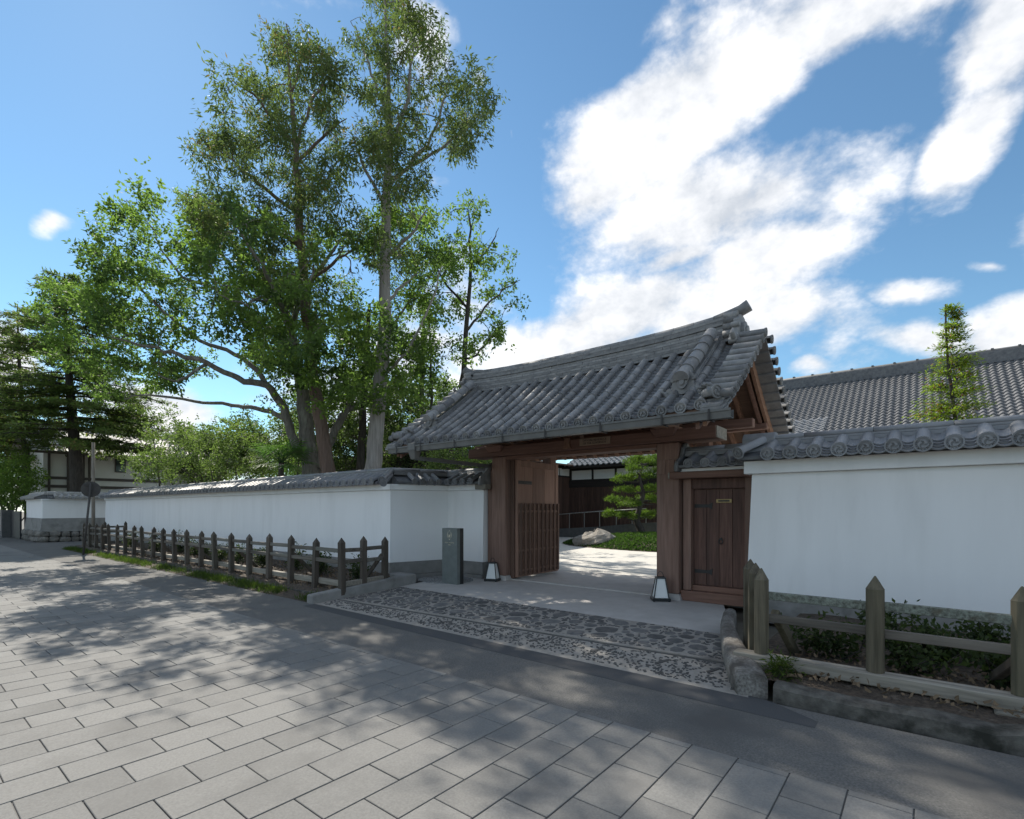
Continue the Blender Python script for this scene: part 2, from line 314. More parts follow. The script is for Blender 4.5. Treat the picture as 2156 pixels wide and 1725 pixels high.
M['leaf_hinoki'] = leafmat('cypress_leaf', (0.078, 0.102, 0.05), 0.45, dead=(0.17, 0.115, 0.06))
M['leaf_fir'] = leafmat('fir_needle', (0.082, 0.112, 0.048), 0.5, dead=(0.14, 0.105, 0.055))
M['leaf_bush'] = leafmat('bush_leaf', (0.085, 0.120, 0.052), 0.45, ymix=0.3)
M['leaf_dark'] = leafmat('dark_evergreen_leaf', (0.05, 0.075, 0.036), 0.35)
M['leaf_palm'] = leafmat('palm_leaf', (0.05, 0.11, 0.035), 0.4)
M['leaf_lime'] = leafmat('young_larch_leaf', (0.12, 0.165, 0.025), 0.5, dead=(0.24, 0.09, 0.05))
M['leaf_pine'] = leafmat('pine_needle', (0.070, 0.115, 0.025), 0.4)
M['leaf_shade'] = leafmat('hedge_leaf', (0.030, 0.048, 0.022), 0.3)
M['grass'] = leafmat('grass_blade', (0.042, 0.066, 0.02), 0.45)
M['cover'] = leafmat('ground_cover_leaf', (0.035, 0.072, 0.022), 0.35)
M['rock'] = mat('pale_garden_rock', (0.17, 0.152, 0.128), (0.36, 0.335, 0.30), 5, 0.9, 1.0, 7, c3=(0.20, 0.17, 0.14), s3=3, bdist=0.05)
M['rubble'] = mat('rubble_stone', (0.12, 0.112, 0.10), (0.24, 0.225, 0.20), 6, 0.95, 0.9, 10, rand=0.3, bdist=0.04)
M['plank'] = wood('building_plank', (0.055, 0.030, 0.022), (0.12, 0.068, 0.05), 'z', rand=0.25)
M['plank_dark'] = wood('dark_band_board', (0.018, 0.014, 0.013), (0.035, 0.028, 0.025), 'x')
M['white_panel'] = mat('white_panel', (0.68, 0.67, 0.63), (0.74, 0.73, 0.70), 2, 0.9)
M['house_wall'] = mat('house_plaster', (0.66, 0.65, 0.60), (0.72, 0.71, 0.67), 1, 0.9)
M['house_grey'] = mat('house_trim', (0.075, 0.065, 0.058), (0.11, 0.095, 0.085), 4, 0.8)
M['house_tile'] = mat('pale_roof_sheet', (0.34, 0.335, 0.325), (0.44, 0.43, 0.42), 3, 0.55)
M['glass'] = mat('window_glass', (0.015, 0.022, 0.028), (0.02, 0.03, 0.036), 2, 0.12, spec=0.6)
M['steel'] = mat('handrail_steel', (0.38, 0.37, 0.35), (0.45, 0.44, 0.42), 8, 0.4, metal=0.6)
M['slate'] = mat('dark_ramp_wall', (0.085, 0.088, 0.088), (0.13, 0.13, 0.125), 6, 0.85, 0.2, 60)
M['terra'] = mat('salmon_panel', (0.42, 0.19, 0.12), (0.48, 0.23, 0.15), 3, 0.8)
M['pole'] = mat('weathered_pole', (0.20, 0.17, 0.145), (0.29, 0.255, 0.22), 6, 0.85, 0.2, 20, stretch=(4, 4, 0.5))
M['sign_back'] = mat('grey_sign_back', (0.055, 0.05, 0.05), (0.085, 0.08, 0.078), 6, 0.6)
M['gate_dark'] = mat('charcoal_panel', (0.018, 0.019, 0.022), (0.028, 0.029, 0.032), 6, 0.6)
# ================================================================ the setting: ground, road, apron
struct('ground', MB().box(-400, 400, -400, 400, -0.6, -0.05), M['earth'])
road = struct('paved_road', MB().box(-27, 9, -9, 3.48, -0.04, -0.010), M['grout'])
struct('far_road', MB().box(-120, -27, -9, 3.48, -0.04, -0.004), M['slab'])
PX_, PY_ = 0.2965, 0.491
slabs = []
for i in range(-30, 92):
    x1 = -0.04 - PX_ * i; x0 = x1 - PX_
    off = (0.246 if i % 2 else 0.0)
    y = 3.41 - off
    ys = [3.48]
    while y > -4.5: ys.append(y); y -= PY_
    for a, b in zip(ys[:-1], ys[1:]):
        if a - b < 0.03: continue
        c = np.array([(x0 + x1) / 2, (a + b) / 2, 0]); kk = c @ fw
        slabs.append((x0, x1, b, a, kk, 1078 + F * (c @ rt) / max(kk, .1)))
vis = [s for s in slabs if s[4] > 1.2 and -120 < s[5] < 2300 and EYE * F / s[4] < 760]
vis.sort(key=lambda s: s[4]); near = set(id(s) for s in vis[:300])
rest = MB(); shared = {}
for s in slabs:
    x0, x1, y0, y1 = s[:4]; g = 0.0034; h = 0.0
    if id(s) in near:
        w, l = x1 - x0 - 2 * g, y1 - y0 - 2 * g; key = round(l, 3)
        if key not in shared:
            shared[key] = MB().box(-w / 2, w / 2, -l / 2, l / 2, -0.012, 0).mesh('paving_slab', M['slab'], 0.003)
        place('paving_slab', shared[key], Matrix.Translation(((x0 + x1) / 2, (y0 + y1) / 2, random.uniform(-.0012, .0012))), road)
    else: rest.box(x0 + g, x1 - g, y0 + g, y1 - g, -0.012, random.uniform(-.0012, .0012))
part('far_paving_slabs', rest, M['slab'], road, stuff=True)
struct('asphalt_strip', MB().box(-120, 9, 3.48, 4.64, -0.04, -0.003), M['asphalt'])
struct('asphalt_patch', MB().prism([(-8.0, 4.62, -.0018), (-8.0, 4.42, -.0018), (-1.02, 4.30, -.0018), (-0.62, 4.30, -.0018), (-0.62, 4.44, -.0018), (-0.98, 4.66, -.0018), (-1.2, 4.70, -.0018)], (0, 0, 0.0012)), M['asphalt_dark'])
struct('side_street', MB().box(-120, -26.9, 4.64, 60, -0.04, -0.006), M['asphalt'])

def apz(y): return 0.10 * min(1, max(0, (y - 4.64) / 2.3))
# apron: mortar bed that rises to the gate, with set stones
ap = MB(); ys = [4.64, 4.9, 5.2, 5.6, 6.0, 6.45]
kl = lambda y: -8.02; kr = lambda y: -1.16 - 0.36 * max(0, y - 4.7)
ap.loft([[(kl(y), y, apz(y)), (kr(y), y, apz(y))] for y in ys], closed=False)
apron = struct('stone_apron', ap, M['mortar'])
def lineY(x): return 5.28 + 0.012 * (x + 8)         # dividing line between gutter cover and stones
# gutter cover joints and the long slot
sl_ = MB(); sl_.bar((-7.95, 5.04, apz(5.05) + .001), (-1.45, 5.40, apz(5.4) + .001), 0.028, 0.012); part('slot_line', sl_, M['pebble'], apron)
edge_ = MB(); edge_.bar((-7.95, 5.10, apz(5.1) + .004), (-1.45, 5.46, apz(5.46) + .004), 0.07, 0.012); part('edge_strip', edge_, M['mortar'], apron)
for x in (-6.9, -6.05, -5.25, -4.45, -3.65, -2.85, -2.1, -1.6):
    y0 = 5.04 + (x + 7.95) * 0.0554
    part('drain_slot', MB().bar((x - .03, y0 - .34, apz(y0 - .3) + .003), (x + .03, y0 - .16, apz(y0 - .2) + .003), 0.04, 0.008), M['pebble'], apron)
# set stones: irregular flat boulders, each a part
st = []; tries = 0
while len(st) < 190 and tries < 14000:
    tries += 1; x = random.uniform(-7.85, -1.75); y = random.uniform(5.2, 6.38)
    yl = 5.15 + (x + 7.95) * 0.0554
    r = random.choice([.07, .09, .10, .12, .14, .16]) if len(st) < 95 else random.uniform(.045, .08)
    if y < yl + r * .8 or y > 6.42 - r * .7 or x > kr(y) - r or x < -7.95 + r: continue
    if all((x - a) ** 2 + ((y - b) * 1.15) ** 2 > (r + c + .012) ** 2 for a, b, c in st): st.append((x, y, r))
for x, y, r in st:
    n = random.randint(7, 10); pts = []; rot = random.random() * 6.28; ex = random.uniform(.75, 1.0)
    for i in range(n):
        t = 2 * math.pi * i / n; rr = r * random.uniform(.82, 1.12)
        px, py = rr * math.cos(t), rr * ex * math.sin(t); q = (x + px * math.cos(rot) - py * math.sin(rot), y + px * math.sin(rot) + py * math.cos(rot))
        pts.append(q)
    m = MB(); zc = 0.008
    base = [(a, b, apz(b) - .01) for a, b in pts]; mid = [(a, b, apz(b) + .004) for a, b in pts]; top = [(x + (a - x) * .82, y + (b - y) * .82, apz(y + (b - y) * .82) + zc) for a, b in pts]
    m.loft([base, mid, top]); m.poly(top); part('set_stone', m, M['stone_dark'], apron, recalc=False)
pb = MB(); npb = 0; tries = 0
while npb < 2600 and tries < 40000:
    tries += 1; x = random.uniform(-7.95, -1.3); y = random.uniform(4.72, 6.42); yl = 5.07 + (x + 7.95) * 0.0554
    if x > kr(y) - .03 or abs(y - yl) < .07: continue
    if y > yl and any((x - a) ** 2 + (y - b) ** 2 < (c * 1.15 + .015) ** 2 for a, b, c in st): continue
    if y < yl and random.random() < .5: continue
    r = random.uniform(.010, .024); a = random.random() * 3.14; e = random.uniform(.45, .9); z = apz(y)
    ring = [(x + r * math.cos(t) * math.cos(a) - r * e * math.sin(t) * math.sin(a), y + r * math.cos(t) * math.sin(a) + r * e * math.sin(t) * math.cos(a)) for t in [i * math.pi / 3 for i in range(6)]]
    pb.loft([[(q[0], q[1], z - .003) for q in ring], [(x + (q[0] - x) * .7, y + (q[1] - y) * .7, z + .007) for q in ring]], cap=True); npb += 1
part('pebbles', pb, M['pebble'], apron, recalc=False, stuff=True)
# gate floor
fl = MB(); fl.loft([[(-8.02, y, apz(y)), (kr(y) + .02, y, apz(y))] for y in (6.45, 6.7, 6.94, 8.7)], closed=False)
struct('gate_floor', fl, M['floor'])
struct('threshold_kerb', MB().box(-6.8, -3.52, 8.42, 8.62, 0.05, 0.125), M['floor'], bevel=0.008)
struct('inner_floor', MB().box(-8.0, -2.2, 8.62, 10.6, 0.02, 0.112), M['floor'])
def cz(y): return 0.09 + max(0, y - 12) * 0.02
ct = MB(); ct.loft([[(-24, y, cz(y)), (9, y, cz(y))] for y in (8.7, 10, 12, 16, 20, 26)], closed=False)
struct('courtyard', ct, M['court'])
# garden behind the left wall and behind the right wall
struct('garden_ground', MB().box(-32.6, -9.3, 7.3, 40, -0.04, 0.06), M['soil'])

# planting beds
def bedz(y): return np.interp(y, [4.64, 4.8, 4.98, 5.05, 5.5, 6.95], [0.0, 0.02, 0.05, 0.11, 0.17, 0.22])
bd = MB(); rows = []
xs = np.linspace(-26.8, -8.16, 60)
for y in (4.63, 4.8, 4.98, 5.05, 5.2, 5.5, 5.9, 6.4, 6.96): rows.append([(x, y, float(bedz(y)) + (random.uniform(-.02, .02) if 4.9 < y < 6.9 else 0)) for x in xs])
bd.loft(rows, closed=False, smooth=True); struct('planting_bed', bd, M['soil'])
eb = MB()
for i in range(28):
    x1 = -8.2 - i * .66; eb.box(x1 - .64, x1, 4.96, 5.06, -0.02, 0.095 + random.uniform(-.02, .012))
struct('bed_edging', eb, M['moss_conc'], bevel=0.01)
b2 = MB(); xs = np.linspace(-1.3, 9, 40); rows = []
for y, z in ((4.86, .10), (5.0, .12), (5.2, .13), (5.5, .15), (6.2, .18), (7.95, .2)): rows.append([(max(x, kr(y) + .12), y, z + random.uniform(-.02, .02)) for x in xs])
b2.loft(rows, closed=False, smooth=True); struct('planting_bed', b2, M['soil'])
kb = MB(); n = 60
ring = []
for i in range(n):
    x = -0.98 + 10 * i / (n - 1); j = random.uniform(-.03, .02); w = random.uniform(-.035, .008)
    ring.append([(x, 4.70 + j, -.04), (x, 4.705 + j, .12 + w), (x, 4.73 + j, .145 + w), (x, 4.84, .15 + w), (x, 4.90, .10), (x, 4.90, -.04)])
kb.loft(ring, closed=True, cap=True); struct('retaining_kerb', kb, M['moss_conc'])
# kerb wall on the left side of the apron
kw = MB(); kw.hexa([(-8.22, 4.60, -.04), (-8.02, 4.60, -.04), (-8.02, 7.0, .0), (-8.22, 7.0, .0)], [(-8.20, 4.60, .145), (-8.03, 4.60, .145), (-8.03, 6.6, .285), (-8.20, 6.6, .285)])
kw.box(-8.55, -8.03, 6.6, 6.88, 0, .286)
struct('apron_kerb', kw, M['concrete'], bevel=0.02)
# curved kerb stone on the right, swelling into a rounded nose at the road
ks = MB(); rings = []
for t in np.linspace(0, 1, 14):
    y = 6.9 - 2.2 * t; x = -1.94 + 0.80 * (t ** 1.35); w = .075 + .075 * t ** 2; hgt = apz(y) + .22 - .035 * t; z0 = -0.05
    dx, dy = .80 * 1.35 * max(t, .02) ** .35, -2.2; l = math.hypot(dx, dy); nx, ny = -dy / l, dx / l
    s_ = 1.0 if t < .97 else .8
    prof = [(-1, z0), (-1, hgt * .75), (-.8, hgt * .94), (-.35, hgt), (.35, hgt), (.8, hgt * .94), (1, hgt * .75), (1, z0)]
    rings.append([(x + nx * w * a * s_, y + ny * w * a * s_, zz + random.uniform(-.004, .004)) for a, zz in prof])
ks.loft(rings, closed=True, cap=True, smooth=True); struct('curved_kerb', ks, M['kerb_stone'])

# ================================================================ roof tile shapes (local: x across, y down-slope is -y, z up)
def arc_tile(mb, r, L, r2=None, y0=0.0, n=9, a0=-12, cap=True, lip=True):
    r2 = r2 or r * 1.06
    prof = [(r, y0), (r2, y0 - L)] if not lip else [(r * .97, y0), (r2 * .985, y0 - L * .93), (r2 * 1.03, y0 - L * .945), (r2 * 1.03, y0 - L)]
    ang = [R(a0 + (180 - 2 * a0) * i / (n - 1)) for i in range(n)]
    mb.loft([[(rr * math.cos(a), yy, rr * math.sin(a)) for a in ang] for rr, yy in prof], closed=False, smooth=True)
    if cap: mb.poly([(prof[-1][0] * math.cos(a), prof[-1][1], prof[-1][0] * math.sin(a)) for a in ang]); mb.poly([(prof[0][0] * math.cos(a), prof[0][1], prof[0][0] * math.sin(a)) for a in reversed(ang)])
def disc(mb, rd, y, thick=.022, swirl=True, zc=0.0, n=18):
    a = [2 * math.pi * i / n for i in range(n)]
    C = lambda rr, yy: [(rr * math.cos(t), yy, zc + rr * math.sin(t)) for t in a]
    mb.loft([C(rd, y + thick), C(rd, y), C(rd * .82, y), C(rd * .78, y + .017), C(.001, y + .017)], closed=True)
    if swirl:
        for k in range(3):
            b0 = k * 2.094; L_, R_ = [], []
            for i in range(7):
                f = i / 6; rr = rd * (.26 + .32 * f); t = b0 + f * 2.3; w = rd * .19 * (1 - f) ** .7 + .001
                L_.append(((rr + w) * math.cos(t), y + .001, zc + (rr + w) * math.sin(t))); R_.append(((rr - w) * math.cos(t), y + .001, zc + (rr - w) * math.sin(t)))
            Lb = [(p[0], y + .018, p[2]) for p in L_]; Rb = [(p[0], y + .018, p[2]) for p in R_]
            mb.loft([Lb, L_, R_, Rb], closed=False)
        for k in range(14):
            t = k * 2 * math.pi / 14; cx, cz_ = rd * .68 * math.cos(t), zc + rd * .68 * math.sin(t); q = rd * .05
            mb.add([(cx - q, y + .017, cz_ - q), (cx + q, y + .017, cz_ - q), (cx + q, y + .017, cz_ + q), (cx - q, y + .017, cz_ + q), (cx, y + .004, cz_)], [(0, 1, 4), (1, 2, 4), (2, 3, 4), (3, 0, 4)])
def eave_mesh(r, rd, L, m, zc=0.0, tilt_=0.0):
    b = MB(); arc_tile(b, r, L - .02, r); d = MB(); disc(d, rd, 0, zc=zc); c, s = math.cos(tilt_), math.sin(tilt_)
    b.add([(x, y * c + z * s - L, z * c - y * s) for x, y, z in d.v], d.f); return b.mesh('eave_tile', m)
def pan_mesh(w, L, layers, step, m, dep=.05, th=.016):
    """stack of concave pan tiles whose front edges step back"""
    b = MB(); n = 7
    for k in range(layers):
        yf = -L + k * step; z0 = k * (th + .004)
        cr = [(w * (i / (n - 1) - .5), -dep * (1 - (2 * i / (n - 1) - 1) ** 2)) for i in range(n)]
        t0 = [(x, yf, z + z0 + th) for x, z in cr]; t1 = [(x, 0, z + z0 + th) for x, z in cr]; b0 = [(x, yf, z + z0) for x, z in cr]; bb = [(x, min(0, yf + .12), z + z0) for x, z in cr]
        b.loft([t1, t0], closed=False, smooth=True); b.loft([t0, b0], closed=False); b.loft([b0, bb], closed=False)
    return b.mesh('pan_tile', m)

# ================================================================ plastered walls with tiled copings
def coping(parent, A, B, out, zc_e, zr, dist, pitch, r, rd, tmat, n0=0.5, skip=(0, 0), cap_len=.62, layers=3, detail=True, back=True):
    """tile coping from A to B (ridge line in plan); out = unit outward; eave discs at distance dist and height zc_e; ridge top zr"""
    A, B = Vector((*A, 0)), Vector((*B, 0)); d = (B - A); Ln = d.length; d.normalize(); out = Vector((*out, 0)).normalized()
    zt = zr - .13; L = math.hypot(dist - .06, zt - zc_e); sl = Vector((out.x * (dist - .06), out.y * (dist - .06), zc_e - zt)).normalized()
    xa = d if d.cross(-sl).z > 0 else -d
    za = xa.cross(-sl).normalized()
    em = eave_mesh(r, rd, L, tmat, tilt_=math.asin(-sl.z) * .85); pm = pan_mesh(pitch - r * 1.15, L + .012, layers, .05, tmat)
    n = int((Ln - skip[0] - skip[1]) / pitch); s0 = skip[0] + ((Ln - skip[0] - skip[1]) - n * pitch) * n0
    for i in range(n + 1):
        p = A + d * (s0 + i * pitch) + out * .06; p.z = zt
        place('cover_tile', em, frame(p, xa, -sl, za), parent)
        if i < n:
            q = A + d * (s0 + (i + .5) * pitch) + out * .06; q.z = zt
            place('pan_tile', pm, frame(q - za * .035, xa, -sl, za), parent)
    # bed under the tiles, both slopes
    bd = MB(); e = Vector((0, 0, 1))
    def P(s, o, z): v = A + d * s + out * o; v.z = z; return v
    fr = [(-dist + .1, zc_e - .06), (-dist + .06, zc_e + .02), (0, zt - .02), (dist - .06, zc_e - .02), (dist - .06, zc_e - .06)]
    bd.loft([[P(s, o, z) for o, z in fr] for s in (0.0, Ln)], cap=True); part('tile_bed', bd, M['tile_dark'], parent)
    # ridge: two flat courses and rounded caps
    c = MB()
    for k, (hw, z0, z1) in enumerate(((.125, zt - .03, zt + .022), (.11, zt + .026, zt + .056))):
        c.loft([[P(s, o, z) for o, z in ((-hw, z0), (hw, z0), (hw, z1), (-hw, z1))] for s in (0, Ln)], cap=True)
    part('ridge_course', c, tmat, parent, bevel=.004)
    cm = {}; s = 0
    while s < Ln - .02:
        l = min(cap_len, Ln - s); key = round(l, 3)
        if key not in cm:
            t = MB(); t.loft([[(o, y, z) for o, z in ((-.10, 0), (-.098, .03), (-.075, .058), (-.035, .072), (0, .075), (.035, .072), (.075, .058), (.098, .03), (.10, 0))] for y in (0.003, l - .003)], cap=True, smooth=True); cm[key] = t.mesh('ridge_cap', tmat)
        p = A + d * s; p.z = zt + .058; yv = d; xv = d.cross(Vector((0, 0, 1)))
        place('ridge_cap', cm[key], frame(p, xv, yv, Vector((0, 0, 1))), parent); s += cap_len
    return dict(d=d, sl=sl, za=za)

# --- long wall left of the gate
lw = thing('plaster_wall', 'long white plaster wall with grey tiled coping behind the dark picket fence', 'wall', (-18, 7.1, 0))
plan = lambda g, c=0: [(-30.6, 6.9 - g), (-8.9 + g, 6.9 - g), (-8.5 + g, 8.22 - g), (-7.40, 8.22 - g), (-7.40, 8.62), (-8.85, 8.62), (-9.25, 7.3), (-30.6, 7.3)]
def slabp(mb, g, z0, z1, g1=None):
    g1 = g if g1 is None else g1; b = [(x, y, z0) for x, y in plan(g)]; t = [(x, y, z1) for x, y in plan(g1)]
    mb.loft([b, t], cap=True)
w = MB(); slabp(w, .03, .455, 2.01, 0.0); part('plaster_face', w, M['plaster'], lw)
w = MB(); slabp(w, .045, .18, .45); slabp(w, .075, 0.0, .175); part('base_course', w, M['concrete'], lw, bevel=.006)
w = MB(); slabp(w, .055, 2.013, 2.135); part('cornice', w, M['plaster'], lw, bevel=.004)
coping(lw, (-30.6, 7.1), (-9.1, 7.1), (0, -1), 2.195, 2.51, .47, .2585, .062, .075, M['tile'], skip=(.1, .02), cap_len=.9)
rd_ = Vector((-8.7 + 9.1, 8.42 - 7.1)).normalized()
coping(lw, (-9.1, 7.1), (-8.7, 8.42), (rd_.y, -rd_.x), 2.20, 2.51, .44, .19, .058, .07, M['tile'], skip=(.28, .38))
coping(lw, (-8.7, 8.42), (-7.36, 8.42), (0, -1), 2.20, 2.51, .47, .235, .060, .072, M['tile'], skip=(.36, .12))
# corner hip tiles
ct_ = eave_mesh(.075, .085, .62, M['tile']); hd = Vector((.55, -.83, -.42)).normalized(); xh = hd.cross(Vector((0, 0, 1))).normalized(); zh = xh.cross(hd)
place('hip_tile', ct_, frame(Vector((-9.08, 7.06, 2.44)), -xh, -hd, (-xh).cross(-hd)), lw)
ct2 = eave_mesh(.068, .078, .5, M['tile']); place('hip_tile', ct2, frame(Vector((-9.0, 6.98, 2.33)), -xh, -hd, (-xh).cross(-hd)), lw)
# gable end tile against the gate
g = MB(); g.prism([(-7.36, 7.98, 2.10), (-7.36, 8.80, 2.10), (-7.36, 8.80, 2.26), (-7.36, 8.62, 2.42), (-7.36, 8.56, 2.56), (-7.36, 8.42, 2.62), (-7.36, 8.28, 2.56), (-7.36, 8.2, 2.42), (-7.36, 8.0, 2.26)], (.06, 0, 0)); part('gable_end_tile', g, M['tile_old'], lw, bevel=.012)
part('bracket_beam', MB().box(-7.52, -7.21, 8.06, 8.24, 2.02, 2.13), M['fence_sill'], lw, bevel=.01)

# --- wall right of the side door
rw = thing('plaster_wall', 'shaded white plaster wall with large swirl-ended coping tiles right of the side door', 'wall', (4, 8.1, 0))
w = MB(); w.hexa([(-1.99, 7.86, .40), (10, 7.86, .40), (10, 8.34, .40), (-1.99, 8.34, .40)], [(-1.93, 7.92, 2.10), (10, 7.92, 2.10), (10, 8.28, 2.10), (-1.93, 8.28, 2.10)]); part('plaster_face', w, M['plaster'], rw)
part('base_course', MB().box(-2.01, 10, 7.83, 8.37, 0, .397), M['concrete'], rw, bevel=.008)
part('cornice', MB().box(-2.02, 10, 7.83, 8.37, 2.103, 2.285), M['plaster'], rw, bevel=.006)
coping(rw, (-2.06, 8.1), (8.0, 8.1), (0, -1), 2.355, 2.66, .50, .2755, .078, .092, M['tile'], n0=.0, skip=(.40, .05), cap_len=.78, layers=4)
# hip at the left end
hd = Vector((-.42, -.86, -.36)).normalized(); xh = hd.cross(Vector((0, 0, 1))).normalized()
place('hip_tile', eave_mesh(.078, .09, .56, M['tile']), frame(Vector((-1.80, 8.02, 2.58)), -xh, -hd, (-xh).cross(-hd)), rw)
hd = Vector((-.9, -.3, -.16)).normalized(); xh = hd.cross(Vector((0, 0, 1))).normalized()
place('hip_tile', eave_mesh(.075, .085, .55, M['tile']), frame(Vector((-1.72, 8.0, 2.46)), -xh, -hd, (-xh).cross(-hd)), rw)
g = MB(); g.loft([[(-2.06 + a, 8.1 + b, z) for b, z in ((-.13, 2.5), (-.13, 2.62), (-.06, 2.70), (.06, 2.70), (.13, 2.62), (.13, 2.5))] for a in (-.02, .42)], cap=True); part('ridge_end_tile', g, M['tile'], rw, bevel=.01)
em_s = eave_mesh(.07, .085, .34, M['tile'])
for yy in (7.85, 8.1, 8.35):
    d_ = Vector((-1, 0, -.32)).normalized(); x_ = d_.cross(Vector((0, 0, 1))).normalized()
    if yy > 8: place('cover_tile', em_s, frame(Vector((-1.85, yy, 2.45)), -x_, -d_, (-x_).cross(-d_)), rw)
# ================================================================ roofed gate
GX = -5.165; GY = 8.5
gate = thing('roofed_gate', 'tall dark timber gate under a curved grey tiled roof with its door standing open', 'gate', (GX, 8.45, 0.1))
XL, XR = -8.18, -2.15
def prof(y):
    t = (1.95 - abs(y - GY)) / 1.95
    return 2.845 + 1.395 * (0.84 * t + 0.16 * t * t)
def lift(x):   # eaves and ridge rise slightly towards both ends
    s = abs(x - GX) / 3.3; return 0.07 * max(0, s) ** 3
# posts
for x0, x1 in ((-7.2, -6.82), (-3.51, -3.13)):
    p_ = part('post', MB().box(x0, x1, 8.25, 8.62, 0.20, 2.70), M['post'], gate, bevel=.012)
    part('post_base', MB().hexa([(x0 - .045, 8.205, .09), (x1 + .045, 8.205, .09), (x1 + .045, 8.67, .09), (x0 - .045, 8.67, .09)], [(x0 - .01, 8.24, .20), (x1 + .01, 8.24, .20), (x1 + .01, 8.63, .20), (x0 - .01, 8.63, .20)]), M['floor'], p_, bevel=.01)
part('jamb', MB().box(-7.385, -7.215, 8.33, 8.55, .1, 2.45), M['post'], gate, bevel=.008)
part('jamb', MB().box(-6.818, -6.715, 8.40, 8.62, .14, 2.63), M['slat'], gate, bevel=.006)
part('jamb', MB().box(-3.60, -3.513, 8.46, 8.62, .14, 2.63), M['slat'], gate, bevel=.006)
for x in (-7.0, -3.32):
    part('rear_post', MB().box(x - .12, x + .12, 10.0, 10.24, .1, 2.95), M['post'], gate, bevel=.01)
    part('tie_beam', MB().box(x - .07, x + .07, 8.62, 10.4, 2.30, 2.48), M['beam_y'], gate, bevel=.008)
    part('bracket_arm', MB().box(x - .10, x + .10, 7.05, 9.95, 2.906, 3.0), M['beam_y'], gate, bevel=.01)
    # curved strut under the lintel end
    part('bracket_block', MB().hexa([(x - .16, 8.1, 2.79), (x + .16, 8.1, 2.79), (x + .16, 8.6, 2.79), (x - .16, 8.6, 2.79)], [(x - .22, 8.02, 2.92), (x + .22, 8.02, 2.92), (x + .22, 8.66, 2.92), (x - .22, 8.66, 2.92)]), M['beam'], gate, bevel=.012)
lin = part('lintel', MB().box(-7.78, -2.50, 8.14, 8.66, 2.705, 2.905), M['beam'], gate, bevel=.015)
for x in (-7.79, -2.515):
    part('beam_end_cap', MB().box(x, x + .025, 8.15, 8.65, 2.715, 2.895), M['fence_sill'], lin)
part('lower_lintel', MB().box(-6.82, -3.51, 8.24, 8.6, 2.635, 2.703), M['beam'], gate, bevel=.008)
for y, z0, z1 in ((7.2, 3.003, 3.11), (8.85, 2.92, 3.06), (9.8, 3.003, 3.11)):
    part('purlin', MB().box(XL - .02, XR + .02, y - .075, y + .075, z0, z1), M['beam'], gate, bevel=.01)
part('ridge_purlin', MB().box(XL, XR, GY - .08, GY + .08, 3.86, 4.06), M['beam'], gate, bevel=.01)
for x in (-7.0, -5.2, -3.32):
    part('strut', MB().box(x - .08, x + .08, GY - .07, GY + .07, 2.91, 3.86), M['post'], gate, bevel=.01)
# hanging strip brackets on the lintel
part('lintel_bracket', MB().prism([(-5.30, 8.10, 2.73), (-5.12, 8.10, 2.73), (-5.15, 8.10, 2.80), (-5.16, 8.10, 2.93), (-5.26, 8.10, 2.93), (-5.27, 8.10, 2.80)], (0, .04, 0)), M['beam_y'], gate, bevel=.005)

# roof: boarded deck is the part, everything lying on it are its pieces
dk = MB(); ysA = np.linspace(GY - 1.93, GY + 1.93, 27)
dk.loft([[(x, y, prof(y) - .035 + dz + lift(x)) for x in np.linspace(XL, XR, 13) for dz in (0,)] for y in ysA], closed=False)
dk.loft([[(x, y, prof(y) - .075 + lift(x)) for x in np.linspace(XL, XR, 13)] for y in ysA], closed=False)
for y in (ysA[0], ysA[-1]): dk.loft([[(x, y, prof(y) - .075 + lift(x)) for x in np.linspace(XL, XR, 13)], [(x, y, prof(y) - .035 + lift(x)) for x in np.linspace(XL, XR, 13)]], closed=False)
roof = part('roof', dk, M['deck'], gate, recalc=False)
for i in range(22):
    x = XL + .12 + i * (XR - XL - .24) / 21
    for s in (-1, 1):
        m = MB(); pts = [(x, GY + s * o, prof(GY + s * o) - .10 + lift(x)) for o in (.02, .6, 1.25, 1.86)]
        for a, b in zip(pts[:-1], pts[1:]): m.bar(a, b, .065, .085)
        part('rafter', m, M['beam_y'], gate)
for s, yy in ((-1, GY - 1.88), (1, GY + 1.88)):
    m = MB(); xs = np.linspace(XL, XR, 9)
    for a, b in zip(xs[:-1], xs[1:]): m.bar((a, yy, prof(yy) - .045 + lift(a)), (b, yy, prof(yy) - .045 + lift(b)), .07, .07)
    part('eave_batten', m, M['beam'], gate)
# bargeboards at both gables
for x in (XL - .03, XR - .02):
    for s in (-1, 1):
        m = MB(); oo = np.linspace(0, 1.97, 9)
        m.loft([[(x, GY + s * o, prof(GY + s * o) - .26 + .07), (x + .05, GY + s * o, prof(GY + s * o) - .26 + .07), (x + .05, GY + s * o, prof(GY + s * o) + .045), (x, GY + s * o, prof(GY + s * o) + .045)] for o in oo], cap=True)
        part('bargeboard', m, M['beam_y'], gate)
        m = MB(); x2 = x - .09 if x > GX else x + .09
        m.loft([[(x2, GY + s * o, prof(GY + s * o) - .22), (x2 + .05, GY + s * o, prof(GY + s * o) - .22), (x2 + .05, GY + s * o, prof(GY + s * o) - .06), (x2, GY + s * o, prof(GY + s * o) - .06)] for o in oo], cap=True)
        part('inner_bargeboard', m, M['beam'], gate)
